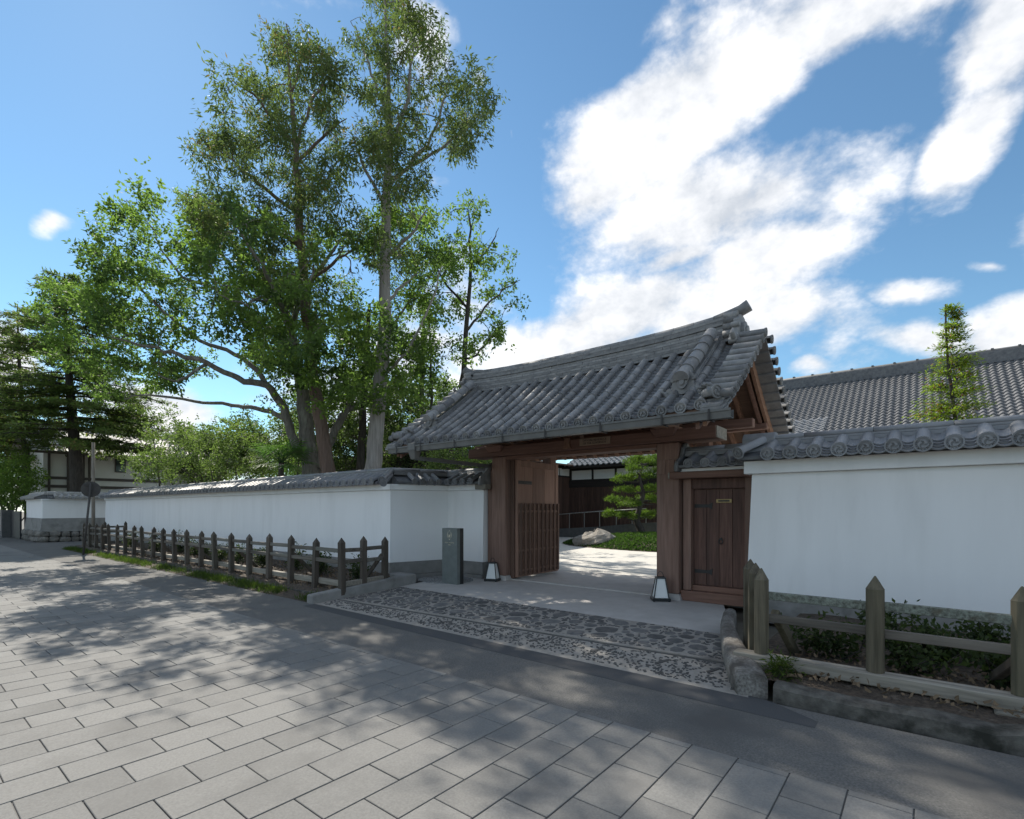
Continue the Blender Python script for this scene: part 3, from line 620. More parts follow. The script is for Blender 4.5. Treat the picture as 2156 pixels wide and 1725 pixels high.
# --- tiles
pitch = .2570; rowx = [-2.205 - pitch * i for i in range(24)]
def sloped(x, y, dz, L, s=-1):
    """frame at (x,y) on the front (s=-1) or back slope, tile running down-slope by L"""
    y2 = y + s * L * .82; z1, z2 = prof(y) + lift(x), prof(y2) + lift(x)
    d = Vector((0, y2 - y, z2 - z1)).normalized(); xa = Vector((1, 0, 0)) if s < 0 else Vector((-1, 0, 0)); za = xa.cross(-d)
    return frame(Vector((x, y, z1)) + za * dz, xa, -d, za), Vector((x, y, z1)) + d * L
tm = MB(); arc_tile(tm, .060, .298, .064, n=9, a0=-25); tme = tm.mesh('round_tile', M['tile_old']); eme = eave_mesh(.062, .078, .20, M['tile_old'], tilt_=R(30))
back = MB()
for ri, x in enumerate(rowx):
    for s in (-1, 1):
        y = GY + s * .16; 
        while True:
            rem = abs((GY + s * 1.97) - y)
            if rem < .26: break
            mw, e = sloped(x, y, .036 + random.uniform(-.003, .003), .285, s)
            if s < 0: place('round_tile', tme, mw @ Matrix.Rotation(R(random.uniform(-1.2, 1.2)), 4, 'Z'), roof)
            else:
                b_ = MB(); arc_tile(b_, .066, .298, .069, n=6); back.add([mw @ Vector(v) for v in b_.v], b_.f, True)
            y = e.y
        mw, e = sloped(x, y, .036, .20, s)
        if s < 0: place('eave_tile', eme, mw, roof)
        else:
            b_ = MB(); arc_tile(b_, .066, .2, .069, n=6); back.add([mw @ Vector(v) for v in b_.v], b_.f, True)
part('back_slope_tiles', back, M['tile_old'], roof, recalc=False, stuff=True)
pans = MB(); w = pitch - .10
for i in range(len(rowx) + 1):
    xc = rowx[0] + pitch / 2 - i * pitch
    if xc > XR or xc < XL: continue
    for s in (-1, 1):
        o = .15
        while o < 1.93:
            st_ = .085; n = 5; j = random.uniform(-.004, .004)
            cr = [(w * 1.35 * (q / (n - 1) - .5), -.042 * (1 - (2 * q / (n - 1) - 1) ** 2)) for q in range(n)]
            y1, y2 = GY + s * o, GY + s * (o + st_ + .01)
            A_ = [(xc + a, y1, prof(y1) + lift(xc) + b + .034) for a, b in cr]; B_ = [(xc + a, y2, prof(y2) + lift(xc) + b + .058 + j) for a, b in cr]; C_ = [(xc + a, y2, prof(y2) + lift(xc) + b + .028 + j) for a, b in cr]
            pans.loft([A_, B_], closed=False, smooth=True); pans.loft([B_, C_], closed=False)
            o += st_
part('pan_tiles', pans, M['tile_dark'], roof, recalc=False, stuff=True)
# verge tiles at both gables
vt = MB(); arc_tile(vt, .058, .36, .06, n=9, a0=-30); disc(vt, .068, -.37, swirl=True); vtm = vt.mesh('verge_tile', M['tile_old'])
for side in (1, -1):
    x0 = -2.19 if side > 0 else -8.14
    for s in (-1, 1):
        for k in range(11):
            y = GY + s * (.20 + k * .168); z = prof(y) + lift(x0) + .125
            d = Vector((side, 0, -.06)).normalized(); ya = -d; 
            t_ = Vector((0, 1, 0)) * (prof(y + .01) - prof(y - .01)) / .02; nz = Vector((0, -(prof(y + .01) - prof(y - .01)) / .02, 1)).normalized()
            xa = ya.cross(nz).normalized(); za = xa.cross(ya)
            place('verge_tile', vtm, frame(Vector((x0, y, z)), xa, ya, za), roof)
    # stacked flat courses under the verge tiles
    m = MB(); xa_, xb_ = (x0 + .02, x0 + .31) if side > 0 else (x0 - .31, x0 - .02)
    for s in (-1, 1):
        for i in range(12):
            o0, o1 = .06 + i * .168, .06 + (i + 1) * .168 - .006
            for k in range(3):
                a, b = (xa_, xb_ - .02 * k + random.uniform(-.012, .012)) if side > 0 else (xa_ + .02 * k + random.uniform(-.012, .012), xb_)
                q0, q1 = prof(GY + s * o0) + .036 * k - .012, prof(GY + s * o1) + .036 * k + .012
                m.hexa([(a, GY + s * o0, q0), (b, GY + s * o0, q0), (b, GY + s * o1, q1), (a, GY + s * o1, q1)], [(a, GY + s * o0, q0 + .032), (b, GY + s * o0, q0 + .032), (b, GY + s * o1, q1 + .032), (a, GY + s * o1, q1 + .032)])
    part('verge_course', m, M['tile_old'], roof)
    # corner tile pointing sideways and its crest
    mc = MB(); arc_tile(mc, .075, .20, .078, n=10, a0=-40); disc(mc, .088, -.21)
    yc = GY - 1.86; d = Vector((side, -.6, 0)).normalized(); ya = -d; xa = ya.cross(Vector((0, 0, 1))).normalized()
    place('corner_tile', mc.mesh('corner_tile', M['tile_old']), frame(Vector((x0 + side * .02, yc, prof(yc) + lift(x0) + .11)), xa, ya, xa.cross(ya)), roof)
    cm_ = MB(); cx = x0 - side * .01
    for j in range(5):
        t = j / 4 * math.pi; cm_.tube([(cx + .09 * math.cos(t + q), GY - 1.70 - .05 * q, prof(GY - 1.7) + .14 + .06 * math.sin(t + q) + .02 * q) for q in (0, .5, 1.0, 1.5)], [.035, .032, .025, .014], 6)
    part('crest_ornament', cm_, M['tile_old'], roof)
# main ridge
def rz(x): return 4.265 + 0.10 * (abs(x - GX) / 2.95) ** 3.2
xs = list(np.linspace(-8.05, -2.28, 21)); RZ = 0
for k in range(-3, 6):
    hw = .155 - .008 * k; z0 = .015 + .047 * k; z1 = z0 + .041
    m = MB(); n = 20
    for i in range(n):
        a, b = -8.02 + (5.72 / n) * (i + (.5 if k % 2 else 0)), -8.02 + (5.72 / n) * (i + 1 + (.5 if k % 2 else 0)) - .004
        a, b = max(a, -8.02), min(b, -2.30)
        if b - a < .02: continue
        j = random.uniform(-.004, .004); h_ = hw + (.028 if k == 3 else 0)
        m.hexa([(a, GY - h_ + j, rz(a) + z0), (b, GY - h_ + j, rz(b) + z0), (b, GY + h_, rz(b) + z0), (a, GY + h_, rz(a) + z0)], [(a, GY - h_ + j, rz(a) + z1), (b, GY - h_ + j, rz(b) + z1), (b, GY + h_, rz(b) + z1), (a, GY + h_, rz(a) + z1)])
    part('ridge_course', m, M['tile_old'], roof)
nC = 17
for i in range(nC):
    a = -8.05 + 5.78 * i / nC; b = -8.05 + 5.78 * (i + 1) / nC - .004
    p0, p1 = Vector((a, GY, rz(a) + .298)), Vector((b, GY, rz(b) + .298)); d = (p1 - p0).normalized(); m = MB()
    ya = -d; xa = ya.cross(Vector((0, 0, 1))).normalized(); za = xa.cross(ya); c = MB(); arc_tile(c, .082, (p1 - p0).length, .084, n=9, a0=0, lip=False)
    place('ridge_cap', c.mesh('ridge_cap', M['tile_old']), frame(p0, xa, ya, za), roof)
def onigawara(name, parent, org, xa, out, s=1.0, h=.42, wd=.24):
    """ridge end tile: shouldered plate with a boss and side scrolls; out = facing"""
    xa, out = Vector(xa), Vector(out); za = Vector((0, 0, 1)); org = Vector(org); m = MB()
    pr = [(-1.15, 0), (-1.2, .18), (-.95, .30), (-.85, .55), (-.8, .80), (-.5, .98), (0, 1.05), (.5, .98), (.8, .80), (.85, .55), (.95, .30), (1.2, .18), (1.15, 0)]
    P = lambda a, b, o: org + xa * (a * wd * s) + za * (b * h * s) + out * (o * s)
    m.prism([P(a, b, 0) for a, b in pr], out * (.07 * s))
    m.loft([[P(.42 * math.cos(t), .5 + .30 * math.sin(t), o) for t in [i * math.pi / 7 for i in range(14)]] for o in (.06, .12)], cap=True)
    m.loft([[P(.22 * math.cos(t), .5 + .16 * math.sin(t), o) for t in [i * math.pi / 5 for i in range(10)]] for o in (.11, .15)], cap=True)
    for e in (-1, 1):
        for (a, b, r_) in ((1.1, .16, .055), (.85, .62, .04), (1.3, .05, .045)):
            m.tube([P(e * a, b, -.02), P(e * a, b, .09)], r_ * s, 10)
        m.tube([P(e * 1.0, .25, .05), P(e * 1.45, .10, .05), P(e * 1.75, .22, .05), P(e * 1.6, .38, .05)], [.035 * s, .04 * s, .03 * s, .012 * s], 7)
    return part(name, m, M['tile_old'], parent, bevel=.006)
for side, xe in ((1, -2.29), (-1, -8.04)):
    onigawara('ridge_end_tile', roof, (xe, GY, rz(xe) - .22), (0, side, 0), (side, 0, 0), 1.15)
    m = MB(); m.tube([(xe - side * .34, GY, rz(xe - side * .34) + .305), (xe - side * .12, GY, rz(xe) + .315), (xe + side * .06, GY, rz(xe) + .355), (xe + side * .18, GY, rz(xe) + .41)], [.084, .086, .088, .096], 12)
    part('ridge_finial', m, M['tile_old'], roof)
    for zz in (-.02, .09, .19, .26):
        for yy in (-1, 1):
            m = MB(); m.tube([(xe - side * .16, GY + yy * (.16 - .12 * zz), rz(xe) + zz), (xe + side * .05, GY + yy * (.16 - .12 * zz), rz(xe) + zz)], [.062, .062], 12); part('ridge_roll', m, M['tile_old'], roof)
# descending ridges
for side, xk in ((1, -2.60), (-1, -7.75)):
    ysK = np.linspace(GY - .14, 7.08, 8); m = MB()
    for k in range(4):
        hw = .115 - .007 * k
        m.loft([[(xk - hw, y, prof(y) + .05 + .045 * k), (xk + hw, y, prof(y) + .05 + .045 * k), (xk + hw, y, prof(y) + .09 + .045 * k), (xk - hw, y, prof(y) + .09 + .045 * k)] for y in ysK], cap=True)
    part('descending_ridge_course', m, M['tile_old'], roof)
    tmk = MB(); arc_tile(tmk, .10, .285, .108, n=11, a0=-10); tmk_ = tmk.mesh('descending_ridge_cap', M['tile_old'])
    y = GY - .12
    for i in range(6):
        mw, e = sloped(xk, y, .235, .272); place('descending_ridge_cap', tmk_, mw, roof); y = e.y
    onigawara('descending_ridge_end', roof, (xk, y - .02, prof(y) + .02), (1, 0, 0), (0, -1, 0), .72, h=.46)
    dm = MB(); disc(dm, .105, 0, zc=0); mw, e = sloped(xk, y, .24, .01); place('ridge_end_disc', dm.mesh('ridge_end_disc', M['tile_old']), mw, roof)
# --- gutter
gt = MB(); y0, y1, z0, z1 = 6.40, 6.53, 2.70, 2.805
xa_, xb_ = -8.33, -1.80; pr = [(y0, z1), (y0 + .012, z0), (y1, z0), (y1, z1), (y1 - .008, z1), (y1 - .008, z0 + .01), (y0 + .02, z0 + .01), (y0 + .008, z1)]
gt.loft([[(x, y, z) for y, z in pr] for x in (xa_, xb_)], cap=True); gut = part('gutter', gt, M['copper'], gate)
part('gutter_lip', MB().box(xa_, xb_, y0 - .012, y0 + .004, z1 - .02, z1 + .008), M['copper'], gut)
for x in (-8.05, -7.35, -6.45, -5.35, -4.5, -3.55, -2.65, -2.05):
    part('gutter_strap', MB().box(x - .012, x + .012, y0 - .016, y1 + .06, z0 - .012, z0 - .002).box(x - .012, x + .012, y0 - .018, y0 - .013, z0 - .012, z1 + .02), M['iron'], gut)
hp = MB(); hp.hexa([(-7.66, 6.42, 2.55), (-7.54, 6.42, 2.55), (-7.54, 6.52, 2.55), (-7.66, 6.52, 2.55)], [(-7.70, 6.375, 2.72), (-7.50, 6.375, 2.72), (-7.50, 6.55, 2.72), (-7.70, 6.55, 2.72)]); hp.box(-7.70, -7.50, 6.375, 6.55, 2.721, 2.86); part('hopper', hp, M['copper'], gut, bevel=.004)
part('downpipe', MB().bar((-7.60, 6.47, 2.58), (-7.27, 8.25, 2.52), .09, .07), M['copper'], gut)
# --- open door leaf (left) and the other leaf folded behind the right post
def leaf(x, side):
    d = part('door', MB().box(x - .03, x + .03, 8.46, 9.98, .17, 2.62), M['door'], gate, bevel=.004)
    for y0, y1 in ((8.45, 8.57), (9.87, 9.99)): part('stile', MB().box(x - .042, x + .048, y0, y1, .16, 2.635), M['door'], d, bevel=.006)
    for z0, z1 in ((.16, .30), (1.60, 1.70), (2.50, 2.632)): part('rail', MB().box(x - .04, x + .044, 8.572, 9.868, z0, z1), M['door'], d, bevel=.006)
    n = 3
    for i in range(n):
        a = 8.575 + (9.865 - 8.575) * i / n; b = 8.575 + (9.865 - 8.575) * (i + 1) / n - .008
        part('panel_board', MB().box(x + .030, x + .038, a, b, 1.702, 2.498), M['door'], d, bevel=.003)
    for i in range(10):
        y = 8.52 + i * (9.93 - 8.52) / 9
        part('lattice_slat', MB().box(x + .062, x + .098, y - .028, y + .028, .20, 1.72), M['slat'], d, bevel=.005)
    for z in (.30, .72, 1.12, 1.55): part('lattice_bar', MB().box(x + .046, x + .075, 8.48, 9.97, z - .022, z + .022), M['door'], d, bevel=.004)
    part('hinge_strap', MB().box(x + .04, x + .05, 8.47, 8.95, 2.13, 2.2), M['iron'], d)
leaf(-6.70, 1)
d2 = part('door', MB().box(-3.60, -3.53, 8.64, 10.1, .17, 2.62), M['slat'], gate, bevel=.005)
for z in (.30, 1.15): part('hinge_knob', MB().box(-3.66, -3.60, 8.63, 8.72, z, z + .28), M['iron'], d2, bevel=.01)
# name tablets on the right post
for x in (-3.42, -3.26): part('name_tablet', MB().box(x - .06, x + .06, 8.235, 8.249, 2.18, 2.42), M['post'], gate, bevel=.004)

# ================================================================ plaque with lettering
def text_mesh(s, size, align='CENTER', ext=.001):
    c = bpy.data.curves.new('lettering', 'FONT'); c.body = s; c.size = size; c.align_x = align; c.extrude = ext; c.space_character = 1.05; c.resolution_u = 2
    o = bpy.data.objects.new('lettering', c); col.objects.link(o)
    dg = bpy.context.evaluated_depsgraph_get(); me = bpy.data.meshes.new_from_object(o.evaluated_get(dg)); bpy.data.objects.remove(o); return me
pl = solo('wooden_plaque', MB().box(-4.94, -4.31, 8.115, 8.139, 2.76, 2.89), M['plaque'], 'pale wooden plaque lettered OFFICIAL RESIDENCE OF THE GOVERNOR on the gate lintel', 'sign', (-4.625, 8.13, 2.76), bevel=.004)
for s_, z in (('OFFICIAL RESIDENCE', 2.832), ('OF THE GOVERNOR', 2.778)):
    me = text_mesh(s_, .052); me.materials.clear(); me.materials.append(M['ink'])
    place('lettering', me, Matrix.Translation((-4.625, 8.112, z)) @ Matrix.Rotation(R(90), 4, 'X') @ Matrix.Scale(.95, 4, (1, 0, 0)), pl)

# ================================================================ side door beside the gate
sg = thing('side_gate', 'low dark wooden side door with brass mail slot under its own small tiled roof', 'door', (-2.58, 8.45, .1))
for x0, x1 in ((-3.10, -2.97), (-2.14, -2.02)): part('post', MB().box(x0, x1, 8.36, 8.56, .27, 2.09), M['post'], sg, bevel=.006)
part('sill', MB().box(-3.12, -1.98, 8.30, 8.6, .10, .265), M['beam'], sg, bevel=.008)
part('inner_sill', MB().box(-2.97, -2.14, 8.42, 8.56, .266, .35), M['beam'], sg, bevel=.006)
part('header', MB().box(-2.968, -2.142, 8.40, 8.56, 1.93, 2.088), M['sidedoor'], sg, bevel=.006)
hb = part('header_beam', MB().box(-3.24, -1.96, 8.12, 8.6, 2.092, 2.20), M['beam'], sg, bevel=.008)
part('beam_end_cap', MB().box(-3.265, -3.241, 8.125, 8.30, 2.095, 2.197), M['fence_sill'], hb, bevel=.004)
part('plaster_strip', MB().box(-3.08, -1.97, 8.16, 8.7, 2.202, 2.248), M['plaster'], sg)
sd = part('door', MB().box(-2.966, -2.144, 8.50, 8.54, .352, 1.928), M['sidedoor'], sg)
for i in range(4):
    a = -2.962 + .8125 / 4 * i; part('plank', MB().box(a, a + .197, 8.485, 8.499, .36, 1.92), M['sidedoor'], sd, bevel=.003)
ml = part('mail_slot', MB().box(-2.60, -2.36, 8.462, 8.484, 1.70, 1.76), M['brass'], sd, bevel=.004)
part('slot_flap', MB().box(-2.565, -2.395, 8.456, 8.4615, 1.717, 1.743), M['iron'], ml)
for z in (.55, 1.62): part('hinge_strap', MB().prism([(-2.95, 8.475, z), (-2.72, 8.475, z + .005), (-2.67, 8.475, z - .025), (-2.66, 8.475, z + .085), (-2.72, 8.475, z + .055), (-2.95, 8.475, z + .06)], (0, .009, 0)), M['iron'], sd)
m = MB(); m.tube([(-2.53 + .03 * math.cos(t), 8.468, 1.08 + .04 * math.sin(t)) for t in np.linspace(0, 2 * math.pi, 13)], .008, 6, cap=False); m.tube([(-2.53, 8.485, 1.12), (-2.53, 8.46, 1.12)], .02, 8); part('ring_pull', m, M['iron'], sd)
coping(sg, (-3.06, 8.45), (-1.93, 8.45), (0, -1), 2.32, 2.62, .46, .262, .06, .072, M['tile'], n0=0, skip=(.17, 0))
g = MB(); g.prism([(-3.12, 8.0, 2.20), (-3.12, 8.86, 2.20), (-3.12, 8.85, 2.34), (-3.12, 8.66, 2.47), (-3.12, 8.60, 2.62), (-3.12, 8.52, 2.70), (-3.12, 8.40, 2.70), (-3.12, 8.31, 2.62), (-3.12, 8.24, 2.47), (-3.12, 8.03, 2.36)], (.06, 0, 0)); ge = part('gable_end_tile', g, M['tile_old'], sg, bevel=.015)
for y_, z_, r_ in ((8.14, 2.27, .06), (8.45, 2.60, .075)): part('end_roll', MB().tube([(-3.15, y_, z_), (-3.05, y_, z_)], r_, 12), M['tile_old'], ge)

# ================================================================ standing lanterns, sign stone, gravel
def lantern(x, y, z, rot, label, lit):
    t = thing('floor_lantern', label, 'lantern', (x, y, z), 'tapered floor lanterns at the gate posts')
    c, s = math.cos(rot), math.sin(rot); Q = lambda a, b, h: (x + a * c - b * s, y + a * s + b * c, z + h)
    sq = lambda w, h: [Q(-w, -w, h), Q(w, -w, h), Q(w, w, h), Q(-w, w, h)]
    part('base', MB().loft([sq(.145, .012), sq(.145, .05)], cap=True), M['black'], t, bevel=.005)
    f = MB()
    for e in ((-1, -1), (1, -1), (1, 1), (-1, 1)): f.bar(Q(e[0] * .118, e[1] * .118, .05), Q(e[0] * .066, e[1] * .066, .37), .016, .016, (c, s, 0))
    f.loft([sq(.078, .365), sq(.074, .388)], cap=True); part('frame', f, M['black'], t)
    for e in range(4):
        a = e * math.pi / 2; P = lambda u, w, h: Q(u * math.cos(a) - w * math.sin(a), u * math.sin(a) + w * math.cos(a), h)
        part('paper_panel', MB().hexa([P(-.108, .108, .055), P(.108, .108, .055), P(.108, .113, .055), P(-.108, .113, .055)], [P(-.060, .058, .362), P(.060, .058, .362), P(.060, .063, .362), P(-.060, .063, .362)]), M['paper'], t)
    part('handle', MB().tube([Q(.05 * math.cos(q), 0, .385 + .09 * math.sin(q)) for q in np.linspace(0, math.pi, 9)], .005, 6), M['black'], t)
    for e in (-1, 1): part('foot', MB().loft([[Q(a, b, h) for a, b in ((e * .12 - .018, -.15), (e * .12 + .018, -.15), (e * .12 + .018, .15), (e * .12 - .018, .15))] for h in (0, .0125)], cap=True), M['black'], t)
lantern(-7.02, 8.08, apz(8.0), R(20), 'white paper floor lantern with black frame in front of the left gate post', 0)
lantern(-3.37, 8.07, apz(8.0), R(32), 'white paper floor lantern with black frame in front of the right gate post', 0)
sx, sy = -7.40, 7.28
ss = thing('sign_stone', 'upright dark green stone sign slab with pale gold emblem and small lettering', 'sign', (sx, sy, .1))
part('slab', MB().box(sx - .215, sx + .215, sy - .085, sy + .0, .06, 1.215), M['sign'], ss, bevel=.004)
part('dark_back', MB().box(sx - .214, sx + .214, sy + .001, sy + .10, .06, 1.214), M['sign_side'], ss, bevel=.004)
em = MB(); cx, cz_, yy = sx, 1.08, sy - .088
for a0, a1 in ((20, 160), (200, 340)): 
    tt = [R(a) for a in np.linspace(a0 - 90, a1 - 90, 12)]; L1 = [(cx + .062 * math.cos(t), yy, cz_ + .075 * math.sin(t)) for t in tt]; L2 = [(cx + (.062 - .016 * math.sin(math.pi * i / 11)) * math.cos(t), yy, cz_ + (.075 - .016 * math.sin(math.pi * i / 11)) * math.sin(t)) for i, t in enumerate(tt)]
    em.loft([L1, L2], closed=False)
em.poly([(cx - .028, yy, cz_ - .035), (cx, yy, cz_ - .055), (cx + .022, yy, cz_ - .02), (cx + .03, yy, cz_ + .025), (cx + .008, yy, cz_ - .005), (cx - .012, yy, cz_ + .02)])
em.poly([(cx - .016, yy, cz_ - .085), (cx, yy, cz_ - .108), (cx + .016, yy, cz_ - .085), (cx, yy, cz_ - .07)]); em.poly([(cx - .01, yy, cz_ + .08), (cx, yy, cz_ + .07), (cx + .01, yy, cz_ + .08), (cx, yy, cz_ + .10)])
part('emblem', em, M['gold'], ss)
for s_, z, q in (('SHISUI, A HOTEL', .915, .034), ('NARA', .875, .026)):
    me = text_mesh(s_, q); me.materials.clear(); me.materials.append(M['gold']); place('lettering', me, Matrix.Translation((sx, sy - .0875, z)) @ Matrix.Rotation(R(90), 4, 'X'), ss)
gv = MB(); 
for i in range(1500):
    a, r = random.random() * 6.28, random.random() ** .5; x = -7.88 + .62 * r * math.cos(a); y = 7.55 + .52 * r * math.sin(a); z = apz(y); q = random.uniform(.012, .026)
    if abs(x - sx) < .2 and abs(y - sy) < .09: continue
    if x < -8.55: continue
    pts = [(x + q * math.cos(t + a), y + q * .8 * math.sin(t + a), z) for t in (0, 1.4, 2.6, 3.9, 5.1)]; gv.loft([pts, [(x + (p[0] - x) * .6, y + (p[1] - y) * .6, z + q * .9) for p in pts]], cap=True)
struct('gravel_patch', gv, M['gravel'], 'loose grey gravel around the foot of the green sign stone', kind='stuff', recalc=False)
# ================================================================ fences
def picket(w, z0, z1, tip=.10, n=4):
    m = MB(); a = [math.pi / n + 2 * math.pi * i / n for i in range(n)]; r = w / 2 / math.cos(math.pi / n)
    C = lambda q, z: [(q * math.cos(t), q * math.sin(t), z) for t in a]
    m.loft([C(r, z0), C(r, z1 - tip), C(r * 1.03, z1 - tip + .004), C(.006, z1)], cap=True); return m
lf = thing('picket_fence', 'long dark weathered picket fence with pointed posts in front of the white wall', 'fence', (-16, 5.2, .1))
pm = [picket(.098, .06 + random.uniform(-.01, .01), 1.07 + random.uniform(-.015, .02)).mesh('post', M['fence_dark'], .004) for _ in range(4)]
lx = [-8.07 - .9055 * i for i in range(21)]
def tilt(): return Matrix.Rotation(R(random.uniform(-2.4, 2.4)), 4, 'X') @ Matrix.Rotation(R(random.uniform(-1.8, 1.8)), 4, 'Y') @ Matrix.Rotation(R(random.uniform(-8, 8)), 4, 'Z') @ Matrix.Translation((0, 0, random.uniform(-.03, .015)))
for i, x in enumerate(lx): place('post', random.choice(pm), Matrix.Translation((x, 5.2, 0)) @ tilt(), lf)
for x, y in ((-8.12, 5.68), (-8.17, 6.2), (lx[-1] - .02, 5.9), (lx[-1] - .02, 6.6)): place('post', random.choice(pm), Matrix.Translation((x, y, .02)) @ tilt(), lf)
def rails(par, P, zs, mats, w=.035, h=.072):
    for (a, b) in zip(P[:-1], P[1:]):
        for z, mt in zip(zs, mats):
            j = random.uniform(-.012, .012); part('rail', MB().bar((*a, z + j), (*b, z + random.uniform(-.012, .012)), w, h), mt, par, bevel=.006)
rails(lf, [(x, 5.205) for x in lx], (.86, .655), (M['fence_rail'], M['fence_rail']))
rails(lf, [(-8.07, 5.2), (-8.12, 5.68), (-8.17, 6.2)], (.86, .655), (M['fence_rail'],) * 2); rails(lf, [(lx[-1], 5.2), (lx[-1] - .02, 5.9), (lx[-1] - .02, 6.6)], (.86, .655, .25), (M['fence_rail'],) * 3)
for i in range(0, 20, 2):
    a, b = lx[i], lx[min(i + 2, 20)]; part('sill_beam', MB().bar((a - .02, 5.29, .245), (b + .02, 5.29, .245 + random.uniform(-.015, .015)), .09, .10), M['fence_sill'] if i < 9 else M['fence_rail'], lf, bevel=.008)
part('sill_beam', MB().bar((-8.1, 5.25, .25), (-8.18, 6.25, .27), .08, .09), M['fence_sill'], lf, bevel=.008)
part('brace', MB().bar((-8.2, 6.16, .72), (-8.5, 5.95, .2), .06, .07), M['fence_dark'], lf, bevel=.006)
for i in (2, 5, 8, 11, 14): part('brace', MB().bar((lx[i] + .02, 5.26, .70), (lx[i] - .05, 5.85, .15), .05, .06), M['fence_dark'], lf, bevel=.006)

rf = thing('picket_fence', 'short fence of thick mossy pointed posts and lichen rails in front of the shaded wall', 'fence', (1.5, 5.2, .15))
rm = [picket(.122, .245, 1.05 + random.uniform(-.015, .015), .115, 8).mesh('post', M['fence_post_r'], .004) for _ in range(3)]
rx = [-1.19 + .875 * i for i in range(9)]
for x in rx: place('post', random.choice(rm), Matrix.Translation((x, 5.22, 0)) @ Matrix.Rotation(R(random.uniform(-1.4, 1.4)), 4, 'X') @ Matrix.Rotation(random.random() * 3, 4, 'Z'), rf)
rb = [picket(.13, .1, 1.06, .11, 4).mesh('post', M['fence_post_r'], .004) for _ in range(2)]
bp = [(-1.19, 5.22)]
for i, (u, v) in enumerate(((1591, 1185), (1580, 1177))):
    p = onz(u, v, 1.06); bp.append((p[0], p[1])); place('post', rb[i], Matrix.Translation((p[0], p[1], 0)) @ Matrix.Rotation(R(20), 4, 'Z'), rf)
rails(rf, [(x, 5.235) for x in rx], (.795, .575), (M['lichen'], M['fence_rail']), .04, .075)
rails(rf, bp, (.78, .55), (M['fence_rail'],) * 2, .04, .07)
for a, b in ((-1.42, 1.9), (1.9, 5.9)): part('sill_beam', MB().bar((a, 5.2, .196), (b, 5.2, .196), .155, .10), M['fence_sill'], rf, bevel=.008)
part('sill_beam', MB().bar((-1.33, 5.16, .15), (-1.05, 5.16, .15), .12, .09), M['fence_sill'], rf, bevel=.008)
part('foot_block', MB().box(.40, .62, 5.06, 5.34, .02, .145), M['fence_sill'], rf, bevel=.015); part('foot_block', MB().box(3.0, 3.2, 5.06, 5.34, .02, .145), M['fence_sill'], rf, bevel=.015)
part('brace', MB().bar((-1.10, 5.32, .62), (-1.0, 5.82, .12), .07, .08), M['fence_post_r'], rf, bevel=.006); part('brace', MB().bar((.56, 5.3, .5), (.42, 5.9, .13), .06, .07), M['fence_dark'], rf, bevel=.006)

# ================================================================ far wall on rubble, pole, traffic sign, dark gate
fwl = thing('far_wall', 'far low white wall with grey band standing on a rubble stone footing', 'wall', (-33.2, 6.5, 0))
plf = lambda g: [(-33 + g, 5.0 - g), (-33 + g, 9.0), (-33.4, 9.0), (-33.4, 5.4), (-37.2, 5.4), (-37.2, 5.0 - g)]
def slf(m, g0, g1, z0, z1): m.loft([[(x, y, z0) for x, y in plf(g0)], [(x, y, z1) for x, y in plf(g1)]], cap=True)
m = MB(); slf(m, .0, 0, 1.15, 2.02); part('plaster_face', m, M['plaster'], fwl)
m = MB(); slf(m, .10, .012, .50, 1.147); part('grey_band', m, M['concrete'], fwl)
m = MB(); slf(m, .04, .04, 2.023, 2.09); part('cornice', m, M['plaster'], fwl)
m = MB(); slf(m, .02, .02, -.03, .5); part('footing_core', m, M['pebble'], fwl)
coping(fwl, (-33.2, 5.2), (-33.2, 9.0), (1, 0), 2.17, 2.46, .46, .26, .06, .07, M['house_tile'], skip=(.2, .1)); coping(fwl, (-37.2, 5.2), (-33.2, 5.2), (0, -1), 2.17, 2.46, .46, .26, .06, .07, M['house_tile'], skip=(.1, .2))
def boulder(c, a, b, h, seed, mat_, parent, name='footing_stone', axis=(1, 0)):
    rs = random.Random(seed); m = MB(); n = 7; rings = []
    for j, (q, s_) in enumerate(((-1, .55), (-.5, .95), (.1, 1.0), (.6, .85), (1, .5))):
        rings.append([(c[0] + (axis[0] * a * math.cos(t) - axis[1] * b * math.sin(t)) * s_ * rs.uniform(.85, 1.1), c[1] + (axis[1] * a * math.cos(t) + axis[0] * b * math.sin(t)) * s_ * rs.uniform(.85, 1.1), c[2] + h * q * rs.uniform(.9, 1.08)) for t in [k * 2 * math.pi / n for k in range(n)]])
    m.loft(rings, cap=True); return part(name, m, mat_, parent)
k = 0
for zc, hh in ((.12, .15), (.38, .15)):
    y = 4.9
    while y < 8.8:
        w_ = random.uniform(.24, .46); boulder((-32.93, y + w_ / 2, zc + random.uniform(-.03, .03)), .16, w_ * .56, hh, k, M['rubble'], fwl); y += w_; k += 1
    x = -33.0
    while x > -37.0:
        w_ = random.uniform(.26, .5); boulder((x - w_ / 2, 4.93, zc + random.uniform(-.03, .03)), w_ * .56, .16, hh, k, M['rubble'], fwl); x -= w_; k += 1
up_ = solo('utility_pole', MB().tube([(-26.75, 5.62, 0), (-26.75, 5.62, 4.35)], [.068, .055], 12), M['pole'], 'slim pale brown utility pole rising behind the end of the dark fence', 'pole', (-26.75, 5.62, 0))
ts = thing('traffic_sign', 'round traffic sign seen from its grey back on a leaning pole', 'sign', (-22.84, 4.52, 0))
part('sign_pole', MB().tube([(-22.84, 4.52, -.03), (-22.62, 4.69, 2.5)], .034, 10), M['sign_back'], ts)
dsc = MB(); c0 = Vector((-22.70, 4.70, 2.29)); nrm = Vector((-.97, .25, 0.02)).normalized(); a_ = nrm.cross(Vector((0, 0, 1))).normalized(); b_ = a_.cross(nrm)
